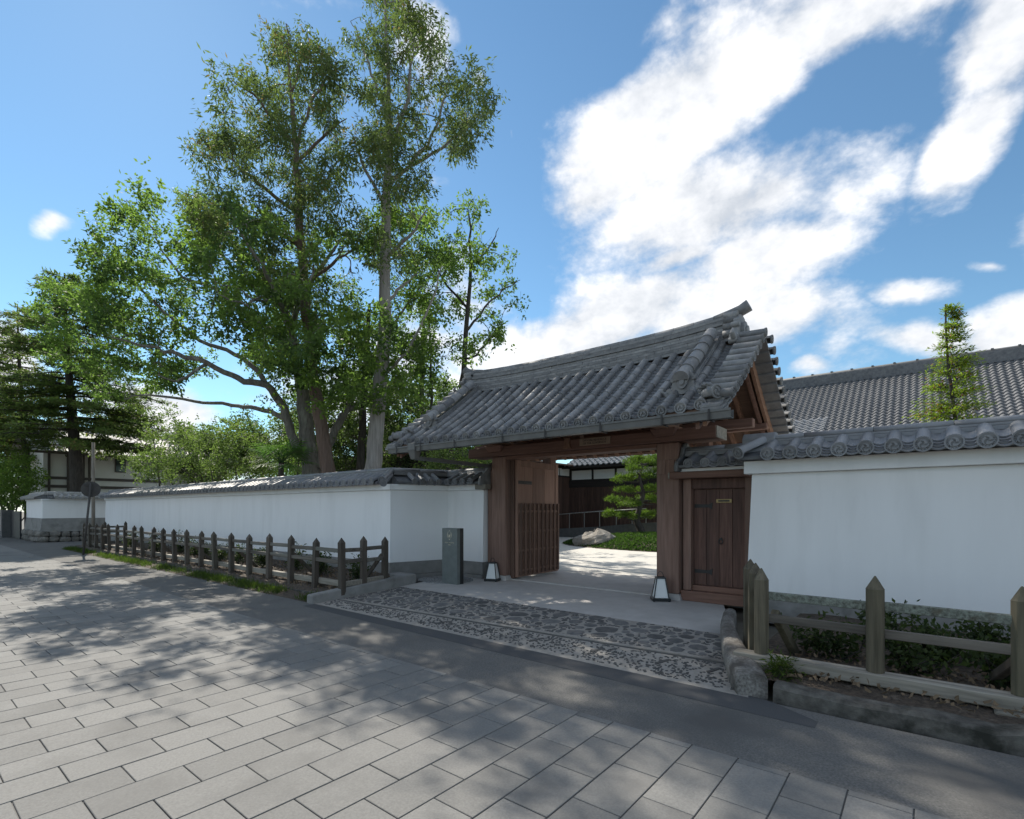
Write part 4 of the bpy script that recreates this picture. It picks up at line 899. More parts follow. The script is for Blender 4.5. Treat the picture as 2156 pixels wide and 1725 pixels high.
dsc.loft([[c0 + nrm * o + (a_ * math.cos(t) + b_ * math.sin(t)) * r_ for t in [i * math.pi / 16 for i in range(32)]] for o, r_ in ((.0, .26), (0.0, .275), (.018, .275), (.02, .268))], cap=True)
d_ = part('disc', dsc, M['sign_back'], ts)
for zz in (2.16, 2.42): part('bracket', MB().bar(Vector((-22.685, 4.50, zz)), Vector((-22.64, 4.90, zz)), .02, .035), M['sign_back'], d_)
dg_ = thing('dark_gate', 'plain charcoal panel gate with grey pillar beside the far rubble-footed wall', 'gate', (-38.5, 4.6, 0))
part('panel', MB().box(-40.2, -37.25, 4.75, 4.83, .02, 1.48), M['gate_dark'], dg_); part('pillar', MB().box(-40.9, -40.25, 4.4, 4.9, 0, 1.55), M['slate'], dg_, bevel=.01)

# ================================================================ house beyond
ho = thing('timbered_house', 'two-storey cream house with dark timber bands and pale metal roof behind the trees', 'house', (-44, 9, 0))
part('wall', MB().box(-47, -42, 6.4, 12.8, 0, 5.3), M['house_wall'], ho); part('side_wall', MB().box(-48, -43.2, 12.81, 17, 0, 4.9), M['house_wall'], ho)
rfm = MB(); n = 40
ysx = np.linspace(5.7, 17.6, n * 2 + 1)
rfm.loft([[(x, y, z + (.05 if j % 2 else 0)) for x, z in ((-41.0, 5.12), (-45.0, 7.0), (-49, 5.12))] for j, y in enumerate(ysx)], closed=False)
rfo = part('roof', rfm, M['house_tile'], ho); part('eave_board', MB().box(-41.1, -40.95, 5.7, 17.6, 4.96, 5.10), M['house_grey'], ho)
part('ridge_cap', MB().bar((-45, 5.6, 7.05), (-45, 17.7, 7.05), .35, .12), M['house_tile'], rfo)
part('gable', MB().prism([(-42.0, 6.38, 5.3), (-48, 6.38, 5.3), (-45, 6.38, 6.75)], (0, .1, 0)), M['house_wall'], ho)
for z0, z1 in ((3.45, 3.62), (2.92, 3.1)): part('timber_band', MB().box(-41.99, -41.93, 6.4, 12.8, z0, z1), M['house_grey'], ho)
for y in (6.6, 7.5, 8.25, 8.55): part('timber_post', MB().box(-41.985, -41.90, y, y + .12, 0, 5.2), M['house_grey'], ho)
for y0, y1, z0, z1 in ((9.95, 10.55, 4.05, 4.95), (7.65, 8.15, 3.7, 4.7)):
    wn = part('window', MB().box(-41.985, -41.93, y0, y1, z0, z1), M['house_grey'], ho); part('pane', MB().box(-41.929, -41.925, y0 + .05, y1 - .05, z0 + .05, z1 - .05), M['glass'], wn)

# ================================================================ big hall behind the right wall
ha = thing('tiled_hall', 'long hall with a broad plain grey tile roof rising behind the right wall', 'building', (0, 30, 0))
part('wall', MB().box(-12.5, 24, 27.0, 36.6, 0, 4.6), M['house_wall'], ha)
EY, EZ, RY, RZ_ = 26.0, 4.15, 32.2, 8.35
rt_ = MB(); ncol = 134; ncrs = 26; pw = .275; X0 = -12.9
tx = [(0, 0), (.30, .0), (.42, .018), (.60, .05), (.72, .062), (.85, .05), (1, 0)]
for c in range(ncrs):
    f0, f1 = c / ncrs, (c + 1) / ncrs
    A_, B_, C_ = [], [], []
    for i in range(ncol):
        for q, dz in tx[:-1]:
            x = X0 + (i + q) * pw; sag = -.03 * math.sin(math.pi * min(q / .4, 1)) if q < .42 else 0
            A_.append((x, EY + (RY - EY) * f1, EZ + (RZ_ - EZ) * f1 + dz + sag)); B_.append((x, EY + (RY - EY) * f0 - .02, EZ + (RZ_ - EZ) * f0 + dz + sag + .05)); C_.append((x, EY + (RY - EY) * f0 - .02, EZ + (RZ_ - EZ) * f0 + dz + sag + .0))
    rt_.loft([A_, B_], closed=False, smooth=True); rt_.loft([B_, C_], closed=False)
hr = part('roof', rt_, M['tile_hall'], ha, recalc=False, stuff=True)
part('back_slope', MB().poly([(X0, RY, RZ_), (X0 + ncol * pw, RY, RZ_), (X0 + ncol * pw, 38.4, EZ), (X0, 38.4, EZ)]), M['tile'], ha)
part('ridge', MB().box(X0, X0 + ncol * pw, RY - .16, RY + .16, RZ_ - .05, RZ_ + .48), M['tile_dark'], ha, bevel=.01)
cp = MB(); cp.tube([(X0, RY, RZ_ + .50), (X0 + ncol * pw, RY, RZ_ + .50)], .11, 10); part('ridge_cap', cp, M['tile_hall'], ha)
for i in range(40): part('ridge_tie', MB().box(X0 + .9 * i, X0 + .9 * i + .10, RY - .12, RY + .12, RZ_ + .55, RZ_ + .63), M['tile_hall'], ha)

# ================================================================ inside the courtyard
cb = thing('courtyard_house', 'dark plank courtyard building with white panels under its eaves behind the garden pine', 'building', (-11, 24, .4))
xw, yw = -14.3, 22.5
part('core', MB().box(-22, -2, 22.56, 30, .2, 3.9), M['plank_dark'], cb); part('wing_core', MB().box(-22, xw - .05, 13, 22.55, .2, 3.9), M['plank_dark'], cb)
x = xw
while x < -4.0:
    part('plank', MB().box(x + .006, x + .174, yw, yw + .055, .35, 2.70), M['plank'], cb); x += .18
part('dark_band', MB().box(xw, -4, yw - .03, yw + .05, 2.70, 3.06), M['plank_dark'], cb)
x = xw + .1
while x < -4.2:
    p_ = part('white_panel', MB().box(x + .06, x + 1.22, yw - .01, yw + .05, 3.10, 3.56), M['white_panel'], cb); part('panel_post', MB().box(x - .05, x + .055, yw - .03, yw + .05, 3.06, 3.62), M['plank_dark'], p_); x += 1.28
y = 16.0
while y < 22.4:
    part('plank', MB().box(xw - .05, xw, y + .006, y + .194, .5, 3.22), M['plank'], cb); y += .2
y = 16.5
while y < 22.2:
    part('white_panel', MB().box(xw - .05, xw + .01, y + .06, min(y + .95, 22.48), 3.30, 3.66), M['white_panel'], cb); y += 1.02
part('band', MB().box(xw - .05, xw + .03, 16, 22.48, 3.22, 3.295), M['plank_dark'], cb)
part('wing_eave', MB().hexa([(xw - 1, 15.5, 3.95), (xw + .75, 15.5, 3.72), (xw + .75, 22.6, 3.72), (xw - 1, 22.6, 3.95)], [(xw - 1, 15.5, 4.05), (xw + .75, 15.5, 3.79), (xw + .75, 22.6, 3.79), (xw - 1, 22.6, 4.05)]), M['deck'], cb)
part('eave_board', MB().box(xw, -3.5, 21.75, 21.83, 3.62, 3.74), M['plank_dark'], cb)
rr = MB(); nco = 38
for c in range(12):
    f0, f1 = c / 12, (c + 1) / 12; A_, B_, C_ = [], [], []
    for i in range(nco):
        for q, dz in tx[:-1]:
            x = xw + .2 + (i + q) * .29; A_.append((x, 21.7 + 3.4 * f1, 3.72 + 1.7 * f1 + dz)); B_.append((x, 21.68 + 3.4 * f0, 3.72 + 1.7 * f0 + dz + .05)); C_.append((x, 21.68 + 3.4 * f0, 3.72 + 1.7 * f0 + dz))
    rr.loft([A_, B_], closed=False, smooth=True); rr.loft([B_, C_], closed=False)
part('roof', rr, M['tile'], cb, recalc=False, stuff=True)
P1_ = lambda a, b: (1010.6 + a * .1953, 943.2 + b * .1953)
# ramp wall with handrail
rwall = MB(); yr = 20.6
topl = [(700, 880), (930, 868), (1290, 850), (1660, 815), (1900, 806)]; botl = [(700, 975), (930, 965), (1290, 915), (1660, 885), (1900, 880)]
T = [ony(*P1_(*q), yr) for q in topl]; B = [ony(*P1_(*q), yr) for q in botl]
ring = [[b, t, t + np.array([0, .9, 0]), b + np.array([0, .9, 0])] for b, t in zip(B, T)]
for q in ring:
    q[0] = np.array([q[0][0], q[0][1], .1]); q[3] = np.array([q[3][0], q[3][1], .1])
rwall.loft(ring, cap=True); ramp = solo('ramp_wall', rwall, M['slate'], 'low dark grey ramp wall curving up below the thin handrail', 'wall', (-12, 20.6, .1))
hrl = thing('handrail', 'thin pale metal handrail on slim posts along the ramp wall', 'handrail', (-11, 20.7, .5))
hp_ = [(700, 733, 872), (825, 722, 868), (965, 708, 862), (1125, 696, 853), (1290, 685, 846), (1470, 674, 832), (1640, 664, 816), (1790, 655, 812)]
tp = []
for a, b, c in hp_:
    t_ = ony(*P1_(a, b), yr + .1); g_ = ony(*P1_(a, c), yr + .1); tp.append(t_); part('post', MB().bar(g_ - np.array([0, 0, .05]), t_, .028, .028, (0, 1, 0)), M['steel'], hrl)
part('rail', MB().tube(tp, .022, 8), M['steel'], hrl)
solo('panel_screen', MB().box(-7.75, -7.15, 20.1, 20.2, .3, 1.0), M['terra'], 'salmon coloured low panel beside the garden pine', 'screen', (-7.4, 20.15, .3), bevel=.01)
# mound and rock
def mz(x, y):
    r2 = ((x + 7.4) / 4.3) ** 2 + ((y - 18.2) / 2.05) ** 2; return cz(y) + .50 * max(0, 1 - r2) ** .8 - .02
md = MB(); rows = [[(x, y, mz(x, y)) for x in np.linspace(-11.8, -3.0, 40)] for y in np.linspace(16.0, 20.4, 24)]
md.loft(rows, closed=False, smooth=True); struct('garden_mound', md, M['soil'])
rk = MB(); rs = random.Random(5); n = 16; rings = []
for j, (q, s_) in enumerate(((-.3, .92), (.0, 1.0), (.25, 1.0), (.5, .9), (.75, .72), (.92, .42), (1.0, .12))):
    rings.append([(-9.75 + .95 * s_ * math.cos(t) * rs.uniform(.82, 1.12), 17.1 + .55 * s_ * math.sin(t) * rs.uniform(.82, 1.12), cz(17) + .05 + .56 * q * (1 - .25 * math.cos(t + 2.5) * .6) * rs.uniform(.86, 1.08)) for t in [k * 2 * math.pi / n for k in range(n)]])
rk.loft(rings, cap=True); solo('garden_rock', rk, M['rock'], 'long pale weathered rock lying at the end of the green mound', 'rock', (-9.75, 17.1, cz(17)))
# ================================================================ plants
def quads(name, base, side, tip, side2, tint, material, parent=None):
    n = len(base); v = np.empty((n * 4, 3), np.float32); v[0::4] = base; v[1::4] = side; v[2::4] = tip; v[3::4] = side2
    if parent is not None: v -= np.array(ORG[parent.name], np.float32)
    me = bpy.data.meshes.new(name); me.vertices.add(n * 4); me.vertices.foreach_set('co', v.ravel())
    me.loops.add(n * 4); me.loops.foreach_set('vertex_index', np.arange(n * 4, dtype=np.int32))
    me.polygons.add(n); me.polygons.foreach_set('loop_start', np.arange(0, n * 4, 4, dtype=np.int32))
    try: me.polygons.foreach_set('loop_total', np.full(n, 4, np.int32))
    except Exception: pass
    a = me.attributes.new('tint', 'FLOAT', 'FACE'); a.data.foreach_set('value', np.clip(tint, 0, 1).astype(np.float32))
    me.materials.append(material); me.update(calc_edges=True); me.validate()
    o = bpy.data.objects.new(name, me); link(o, parent); return o
def nrmz(a): return a / np.maximum(np.linalg.norm(a, axis=1, keepdims=True), 1e-9)
def foliage(name, C, Rr, T, dens, L, W, parent, material, droop=.3, squash=.75, dirbias=None, flat=0.0, tuft=0):
    """leaf-sized faces in clumps: C centres, Rr radii, T clump tints"""
    C = np.asarray(C, float); Rr = np.asarray(Rr, float); T = np.asarray(T, float)
    cnt = np.maximum(6, (dens * (Rr / .6) ** 2 * rng.uniform(.6, 1.25, len(Rr))).astype(int)); idx = np.repeat(np.arange(len(Rr)), cnt); n = len(idx)
    d = nrmz(rng.normal(size=(n, 3))); rr = rng.random(n) ** .5 * np.where(rng.random(n) < .15, 1.5, 1.0)
    d[:, 2] *= squash; P = C[idx] + d * (Rr[idx] * rr)[:, None] * rng.uniform(.8, 1.15, (n, 1))
    if tuft:   # leaves sit in small tufts at twig ends
        src = rng.integers(0, n, max(1, n // tuft)); own = np.sort(rng.integers(0, len(src), n)); P = P[src][own] + rng.normal(size=(n, 3)) * (.55 * L); d = d[src][own]; rr = rr[src][own]; idx = idx[src][own]
    ax = nrmz(d * .8 + rng.normal(size=(n, 3)) * .8 + np.array([0, 0, -droop]))
    if dirbias is not None: ax = nrmz(ax * .6 + dirbias[idx])
    nn = nrmz(rng.normal(size=(n, 3)) + np.array([0, 0, 1.2 + 3 * flat])); sd = nrmz(np.cross(ax, nn))
    l = L * rng.uniform(.65, 1.25, n); w = W * rng.uniform(.7, 1.2, n)
    tip = P + ax * l[:, None]; mid = P + ax * (l * .45)[:, None]
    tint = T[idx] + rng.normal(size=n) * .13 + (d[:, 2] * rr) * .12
    return quads(name, P, mid + sd * (w / 2)[:, None], tip, mid - sd * (w / 2)[:, None], tint, material, parent)
def inpoly(p, poly):
    x, y = p; c = False; j = len(poly) - 1
    for i in range(len(poly)):
        xi, yi = poly[i]; xj, yj = poly[j]
        if (yi > y) != (yj > y) and x < (xj - xi) * (y - yi) / (yj - yi) + xi: c = not c
        j = i
    return c
def fill(poly, n, k0, dk, r0, r1, edge=0, mind=.75, taper=None):
    us = [p[0] for p in poly]; vs = [p[1] for p in poly]; out = []; t = 0
    while len(out) < n and t < n * 60:
        t += 1; u, v = random.uniform(min(us), max(us)), random.uniform(min(vs), max(vs))
        if not inpoly((u, v), poly): continue
        k = k0 + random.uniform(-dk, dk); r = random.uniform(r0, r1); p = atk(u, v, k)
        if any(np.sum((p - q[0]) ** 2) < (mind * (r + q[1]) * .5) ** 2 for q in out): continue
        out.append((p, r))
    return out
def px(path): return [(tuple(atk(u, v, k)), r) for u, v, k, r in path]
def smooth_path(pr, n=4, jit=0.0):
    P = [np.array(p) for p, r in pr]; Rr = [r for p, r in pr]; out = []
    for i in range(len(P) - 1):
        p0, p1, p2, p3 = P[max(i - 1, 0)], P[i], P[i + 1], P[min(i + 2, len(P) - 1)]
        for j in range(n):
            t = j / n; q = .5 * ((2 * p1) + (p2 - p0) * t + (2 * p0 - 5 * p1 + 4 * p2 - p3) * t * t + (3 * p1 - p0 - 3 * p2 + p3) * t ** 3)
            if jit and (i or j): q = q + np.random.default_rng(int(abs(q[0] * 999 + j))).normal(size=3) * jit
            out.append((q, Rr[i] + (Rr[i + 1] - Rr[i]) * t))
    out.append((P[-1], Rr[-1])); return out
def grow(skel, clumps, mb, rad=.014, per=.006, sides=5, lift_=.12, hmax=None):
    """join every clump to the nearest wood already there"""
    SP = [np.array(p) for p, r in skel]; SR = [r for p, r in skel]
    order = sorted(range(len(clumps)), key=lambda i: min(np.sum((clumps[i][0] - q) ** 2) for q in SP[::3]))
    for i in order:
        c, r = clumps[i][0], clumps[i][1]; A = np.array(SP); dd = np.linalg.norm(A - c, axis=1) + np.maximum(0, A[:, 2] - c[2]) * .8
        j = int(np.argmin(dd)); a = A[j]; D = np.linalg.norm(c - a)
        r0 = min(SR[j] * .8, rad + per * D * 1.6); m1 = a + (c - a) * .5 + np.array([0, 0, lift_ * D]) + rng.normal(size=3) * .06 * D
        pts = smooth_path([(a, r0), (m1, r0 * .75), (c, max(.006, r0 * .4))], 3); mb.tube([p for p, _ in pts], [q for _, q in pts], sides, cap=False)
        for k in range(3):   # forked ends inside the clump
            e = c + nrmz(rng.normal(size=(1, 3)))[0] * r * .9; mb.tube([m1 + (c - m1) * .5, c + (e - c) * .4, e], [r0 * .5, r0 * .35, .004], 4, cap=False)
        for q, rr in pts[1:]: SP.append(np.array(q)); SR.append(rr)
def make_tree(name, label, trunks, limbs, clumps, dens, L, W, bark, leaf, group=None, droop=.3, squash=.75, tint=(.2, .7), base=None, cat='tree', rad=.014, tfun=None, sides=9, flat=0.0):
    tp = [smooth_path(px(t), 4, .02) for t in trunks]; lp = [smooth_path(px(t), 4, .03) for t in limbs]
    b = tp[0][0][0]; t = thing(name, label, cat, (float(b[0]), float(b[1]), 0.0), group)
    m = MB()
    for q in tp: m.tube([p for p, r in q], [r for p, r in q], sides + 3, cap=False)
    tr = part('trunk', m, bark, t, recalc=False)
    m = MB(); skel = [x for q in tp for x in q[len(q) // 4:]]
    for q in lp: m.tube([p for p, r in q], [r for p, r in q], sides - 2, cap=False); skel += q[2:]
    grow(skel, clumps, m, rad); part('branches', m, bark, t, recalc=False)
    T = [tfun(c) if tfun else random.uniform(*tint) for c, r in clumps]
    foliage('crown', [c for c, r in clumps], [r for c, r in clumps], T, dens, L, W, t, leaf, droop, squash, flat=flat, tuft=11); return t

# --- big spreading broadleaf tree behind the wall
K = 17.8
cA = fill([(162, 480), (240, 425), (300, 398), (380, 405), (450, 430), (520, 470), (600, 560), (640, 640), (620, 740), (560, 790), (500, 770), (430, 790), (380, 830), (300, 815), (250, 760), (205, 690), (165, 600), (225, 580), (180, 530)], 165, K, 4.2, .30, .62)
cB = fill([(560, 470), (720, 480), (880, 420), (955, 560), (900, 740), (860, 850), (700, 870), (560, 850), (520, 740), (600, 620)], 135, K + 1.2, 3.8, .34, .66)
cD = fill([(60, 640), (120, 600), (170, 590), (230, 640), (270, 720), (300, 800), (240, 855), (190, 830), (160, 780), (90, 740)], 44, K + 2.0, 2.0, .34, .56)
cE = fill([(400, 470), (470, 400), (560, 420), (640, 480), (700, 560), (720, 680), (640, 760), (540, 760), (450, 690), (390, 580)], 34, 13.8, 1.6, .30, .5, mind=1.2)
cF = fill([(540, 690), (620, 660), (760, 650), (900, 620), (905, 760), (860, 850), (760, 880), (690, 830), (600, 840), (550, 790)], 58, 16.6, 2.4, .30, .58, mind=1.0)
make_tree('camphor_tree', 'great spreading broadleaf tree with grey mossy trunk and bright leaves behind the white wall',
    [[(655, 1045, K, 0.340), (655, 990, K, 0.311), (648, 930, K, 0.266), (640, 860, K, 0.222), (630, 780, K, 0.178), (612, 700, K, 0.133)],
     [(668, 985, K, 0.185), (700, 920, K + .3, 0.148), (725, 870, K + .5, 0.118), (760, 800, K + .8, 0.081), (800, 720, K + 1, 0.052)]],
    [[(648, 960, K, 0.178), (618, 930, K - .3, 0.155), (594, 860, K - .6, 0.141), (562, 813, K - 1, 0.118), (500, 797, K - 1.4, 0.096), (437, 766, K - 1.8, 0.081), (375, 747, K - 2, 0.067), (312, 732, K - 2.2, 0.044), (234, 710, K - 2.3, 0.022)],
     [(600, 880, K - .4, 0.089), (540, 858, K - .3, 0.074), (487, 854, K, 0.063), (406, 846, K + .5, 0.052), (312, 830, K + 1, 0.037), (262, 841, K + 1.3, 0.018)],
     [(562, 813, K - 1, 0.089), (512, 754, K - .6, 0.074), (437, 725, K - .3, 0.063), (375, 682, K, 0.052), (312, 625, K, 0.037), (250, 560, K, 0.018)],
     [(612, 700, K, 0.104), (560, 690, K + .5, 0.089), (453, 610, K + 1.0, 0.067), (391, 588, K + 1.2, 0.052), (353, 547, K + 1.3, 0.037), (312, 470, K + 1.3, 0.015)],
     [(620, 740, K, 0.111), (590, 640, K + .6, 0.089), (540, 560, K + 1.5, 0.067), (480, 500, K + 2, 0.037), (430, 450, K + 2, 0.015)],
     [(612, 700, K, 0.118), (640, 620, K + 1.2, 0.096), (680, 560, K + 2, 0.074), (720, 500, K + 2.4, 0.037)],
     [(800, 720, K + 1, 0.052), (860, 640, K + 1.4, 0.037), (920, 560, K + 1.5, 0.015)], [(725, 870, K + .5, 0.089), (790, 830, K + 1.5, 0.059), (850, 790, K + 2, 0.022)],
     [(630, 780, K, 0.111), (610, 690, K - 1.5, 0.089), (580, 620, K - 3, 0.067), (540, 540, K - 4.2, 0.044), (500, 480, K - 5, 0.018)], [(610, 690, K - 1.5, 0.067), (640, 620, K - 3.5, 0.044), (660, 560, K - 5, 0.018)], [(580, 620, K - 3, 0.052), (520, 640, K - 4.5, 0.030), (460, 620, K - 5.2, 0.011)],
     [(437, 766, K - 1.8, 0.052), (380, 800, K - 2.2, 0.037), (330, 790, K - 2.5, 0.015)]],
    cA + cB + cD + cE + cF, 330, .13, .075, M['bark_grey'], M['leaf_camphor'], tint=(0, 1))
# --- lighter tree reaching right over the gate roof
K2 = 18.5
cC = fill([(840, 440), (940, 390), (1010, 415), (1005, 480), (1060, 515), (1082, 580), (1112, 605), (1098, 650), (1060, 700), (1015, 760), (955, 720), (930, 650), (880, 560)], 54, K2, 2.2, .30, .56)
make_tree('slender_tree', 'slender leaning broadleaf tree with sparse leaves beside the gate ridge',
    [[(968, 1010, K2, .12), (972, 860, K2, .11), (976, 760, K2, .095), (985, 650, K2, .08), (992, 540, K2, .05), (985, 440, K2, .02)]],
    [[(980, 700, K2, .05), (1020, 650, K2 + .4, .04), (1060, 610, K2 + .6, .025), (1095, 590, K2 + .8, .01)], [(976, 760, K2, .05), (1010, 735, K2 - .5, .035), (1050, 690, K2 - .8, .012)],
     [(985, 650, K2, .05), (940, 600, K2 + .5, .04), (900, 520, K2 + 1, .015)], [(990, 560, K2, .05), (1030, 520, K2 + .8, .03), (1050, 480, K2 + 1, .01)]],
    cC, 230, .13, .075, M['bark_dark'], M['leaf_camphor'], tint=(.35, .9), rad=.01)
# --- two tall cypresses
KA, KB = 17.0, 16.2
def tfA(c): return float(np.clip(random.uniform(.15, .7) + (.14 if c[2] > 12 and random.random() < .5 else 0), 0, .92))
cT = fill([(598, 42), (618, 70), (648, 55), (662, 100), (690, 115), (742, 120), (745, 180), (700, 225), (722, 300), (742, 420), (762, 560), (700, 650), (560, 625), (470, 560), (400, 475), (382, 365), (430, 295), (462, 225), (468, 150), (530, 130), (565, 80)], 235, KA, 3.3, .28, .54, mind=.85)
make_tree('tall_cypress', 'tall cypress with red-brown leaning trunk and dark foliage browning at the top',
    [[(696, 1045, KA, .26), (690, 990, KA, .235), (676, 900, KA, .21), (660, 800, KA, .19), (648, 690, KA, .17), (638, 580, KA, .15), (630, 450, KA, .12), (622, 320, KA, .09), (612, 180, KA, .055), (602, 50, KA, .015)]],
    [[(630, 450, KA, .07), (560, 400, KA - .6, .055), (500, 350, KA - 1, .035), (440, 300, KA - 1.4, .012)], [(624, 350, KA, .06), (680, 290, KA + .4, .045), (730, 250, KA + .8, .015)],
     [(634, 520, KA, .08), (560, 480, KA + .8, .06), (470, 440, KA + 1.4, .04), (400, 410, KA + 1.8, .012)], [(620, 300, KA, .06), (570, 240, KA - .5, .045), (520, 190, KA - .8, .03), (480, 165, KA - 1, .01)],
     [(622, 320, KA, .06), (655, 220, KA + .3, .045), (690, 160, KA + .6, .03), (735, 130, KA + .8, .01)], [(640, 600, KA, .07), (700, 560, KA - .8, .05), (750, 520, KA - 1.2, .015)], [(612, 200, KA, .04), (640, 120, KA, .03), (650, 65, KA, .01)]],
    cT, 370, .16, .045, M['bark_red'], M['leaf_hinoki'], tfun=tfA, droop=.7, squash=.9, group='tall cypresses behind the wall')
cU = fill([(775, -60), (850, -60), (862, 25), (905, 25), (938, 45), (932, 110), (1000, 130), (1042, 200), (1030, 245), (990, 285), (984, 332), (930, 330), (900, 400), (880, 500), (845, 600), (780, 560), (750, 420), (735, 300), (765, 200), (748, 110), (720, 40), (760, 0)], 180, KB, 2.8, .25, .48, mind=.85)
make_tree('tall_cypress', 'tallest cypress with pale grey peeling trunk reaching above all other trees',
    [[(775, 1045, KB, .30), (783, 990, KB, .265), (795, 880, KB, .235), (804, 780, KB, .215), (810, 660, KB, .19), (812, 520, KB, .16), (815, 400, KB, .13), (818, 260, KB, .09), (816, 120, KB, .055), (806, -20, KB, .02)]],
    [[(815, 400, KB, .075), (860, 350, KB + .3, .06), (910, 290, KB + .6, .045), (935, 210, KB + .8, .03), (945, 140, KB + .9, .012)], [(860, 350, KB + .3, .05), (930, 310, KB + .2, .04), (985, 265, KB, .025), (1030, 215, KB, .01)],
     [(816, 330, KB, .07), (850, 240, KB - .5, .055), (868, 140, KB - .7, .035), (872, 60, KB - .8, .012)], [(818, 260, KB, .06), (790, 180, KB + .4, .04), (760, 90, KB + .6, .025), (738, 45, KB + .7, .01)],
     [(814, 440, KB, .06), (770, 360, KB - .5, .045), (745, 290, KB - .8, .015)], [(812, 540, KB, .06), (860, 500, KB - .6, .045), (900, 440, KB - 1, .015)], [(810, 640, KB, .06), (850, 600, KB + .6, .04), (890, 570, KB + 1, .012)],
     [(804, 790, KB, .05), (860, 740, KB - .4, .04), (905, 640, KB - .6, .03), (930, 560, KB - .8, .012)]],
    cU, 340, .16, .045, M['bark_pale'], M['leaf_hinoki'], tfun=tfA, droop=.6, squash=.9, group='tall cypresses behind the wall')
# --- thin trunks behind
for (lab, pth, poly, n, kk) in (
    ('thin dark tree standing right behind the pale cypress trunk', [(755, 1045, 19, .15), (762, 900, 19, .14), (770, 780, 19, .11), (778, 640, 19, .05)], [(700, 700), (850, 680), (880, 860), (820, 980), (720, 930)], 40, 19.5),
    ('broad leafy tree deeper in the garden left of the gate', [(880, 1040, 23, .16), (885, 900, 23, .14), (890, 760, 23, .10), (895, 640, 23, .04)], [(800, 560), (930, 540), (1000, 690), (970, 860), (820, 880)], 41, 23),
    ('very thin straight sapling showing left of the gate roof', [(911, 1040, 17.5, .05), (909, 900, 17.5, .048), (908, 780, 17.5, .04), (905, 680, 17.5, .015)], [(860, 720), (950, 720), (945, 900), (870, 920)], 26, 17.5)):
    make_tree('thin_tree', lab, [pth], [], fill(poly, n, kk, 1.5, .35, .6), 170, .13, .07, M['bark_dark'], M['leaf_bush'] if n >= 40 else M['leaf_camphor'], tint=(.1, .6))
# --- fir on the far left, tiers of level branches
def conifer(name, label, base, top, r0, levels, reach, leaf, bark, seed, dens=1.0, L=.2, W=.05, up_=.15, n0=.2, sprays=8, az=6, droopy=.25, tint=(.2, .8), group=None, shape=.8):
    rs = np.random.default_rng(seed); base, top = np.array(base), np.array(top); t = thing(name, label, 'tree', (float(base[0]), float(base[1]), 0.0), group)
    path = [base + (top - base) * f + np.array([math.sin(f * 5) * .12, math.cos(f * 4) * .1, 0]) for f in np.linspace(0, 1, 12)]
    m = MB(); m.tube(path, [r0 * (1 - .93 * f ** .9) + .01 for f in np.linspace(0, 1, 12)], 12, cap=False); part('trunk', m, bark, t, recalc=False)
    m = MB(); C, Rr, T, DB = [], [], [], []
    for l in range(levels):
        f = n0 + (1 - n0) * (l + rs.uniform(-.3, .3)) / levels; f = min(max(f, n0), .985); o = base + (top - base) * f
        for a in range(az):
            th = rs.uniform(0, 6.283); ln = reach * ((1 - (f - n0) / (1 - n0)) ** shape * .92 + .08) * rs.uniform(.55, 1.1); d = np.array([math.cos(th), math.sin(th), 0])
            p = [o + d * ln * q + np.array([0, 0, up_ * ln * q - droopy * ln * q * q]) for q in (0, .35, .7, 1)]
            m.tube(p, [max(.006, .012 * ln + .006), max(.005, .009 * ln), max(.004, .006 * ln), .004], 5, cap=False)
            for s_ in range(sprays):
                q = .25 + .75 * (s_ + rs.random()) / sprays; c = o + d * ln * q + np.array([0, 0, up_ * ln * q - droopy * ln * q * q]); w = ln * .22 * (1.15 - q)
                c = c + np.array([-d[1], d[0], 0]) * rs.uniform(-1, 1) * w + rs.normal(size=3) * .03; C.append(c); Rr.append(rs.uniform(.22, .36) * (.6 + .12 * reach) * (1.15 - .75 * (f - n0) / (1 - n0))); T.append(rs.uniform(*tint)); DB.append(d * .6 + np.array([-d[1], d[0], 0]) * rs.uniform(-.7, .7))
    m.tube(path, [r0 * .5 * (1 - .9 * f) + .004 for f in np.linspace(0, 1, 12)], 5, cap=False); part('branches', m, bark, t, recalc=False)
    foliage('crown', C, Rr, T, 60 * dens, L, W, t, leaf, .15, .28, np.array(DB), flat=.8); return t
b = atk(163, 1075, 29); tpt = atk(140, 575, 29); b[2] = 0
conifer('fir_tree', 'dark old fir with level tiers of branches rising behind the far rubble-footed wall', b, tpt, .42, 26, 5.4, M['leaf_fir'], M['bark_dark'], 3, dens=2.0, L=.26, W=.075, n0=.35, az=8, sprays=10, shape=.55, up_=.05, droopy=.16)
b = atk(60, 1075, 34); tpt = atk(40, 640, 34); b[2] = 0
conifer('fir_tree', 'brownish fir at the edge behind the dark panel gate', b, tpt, .3, 22, 5.0, M['leaf_fir'], M['bark_dark'], 8, dens=1.7, L=.26, W=.075, n0=.32, az=7, sprays=9, shape=.6, up_=.1, droopy=.15, tint=(.4, .98))
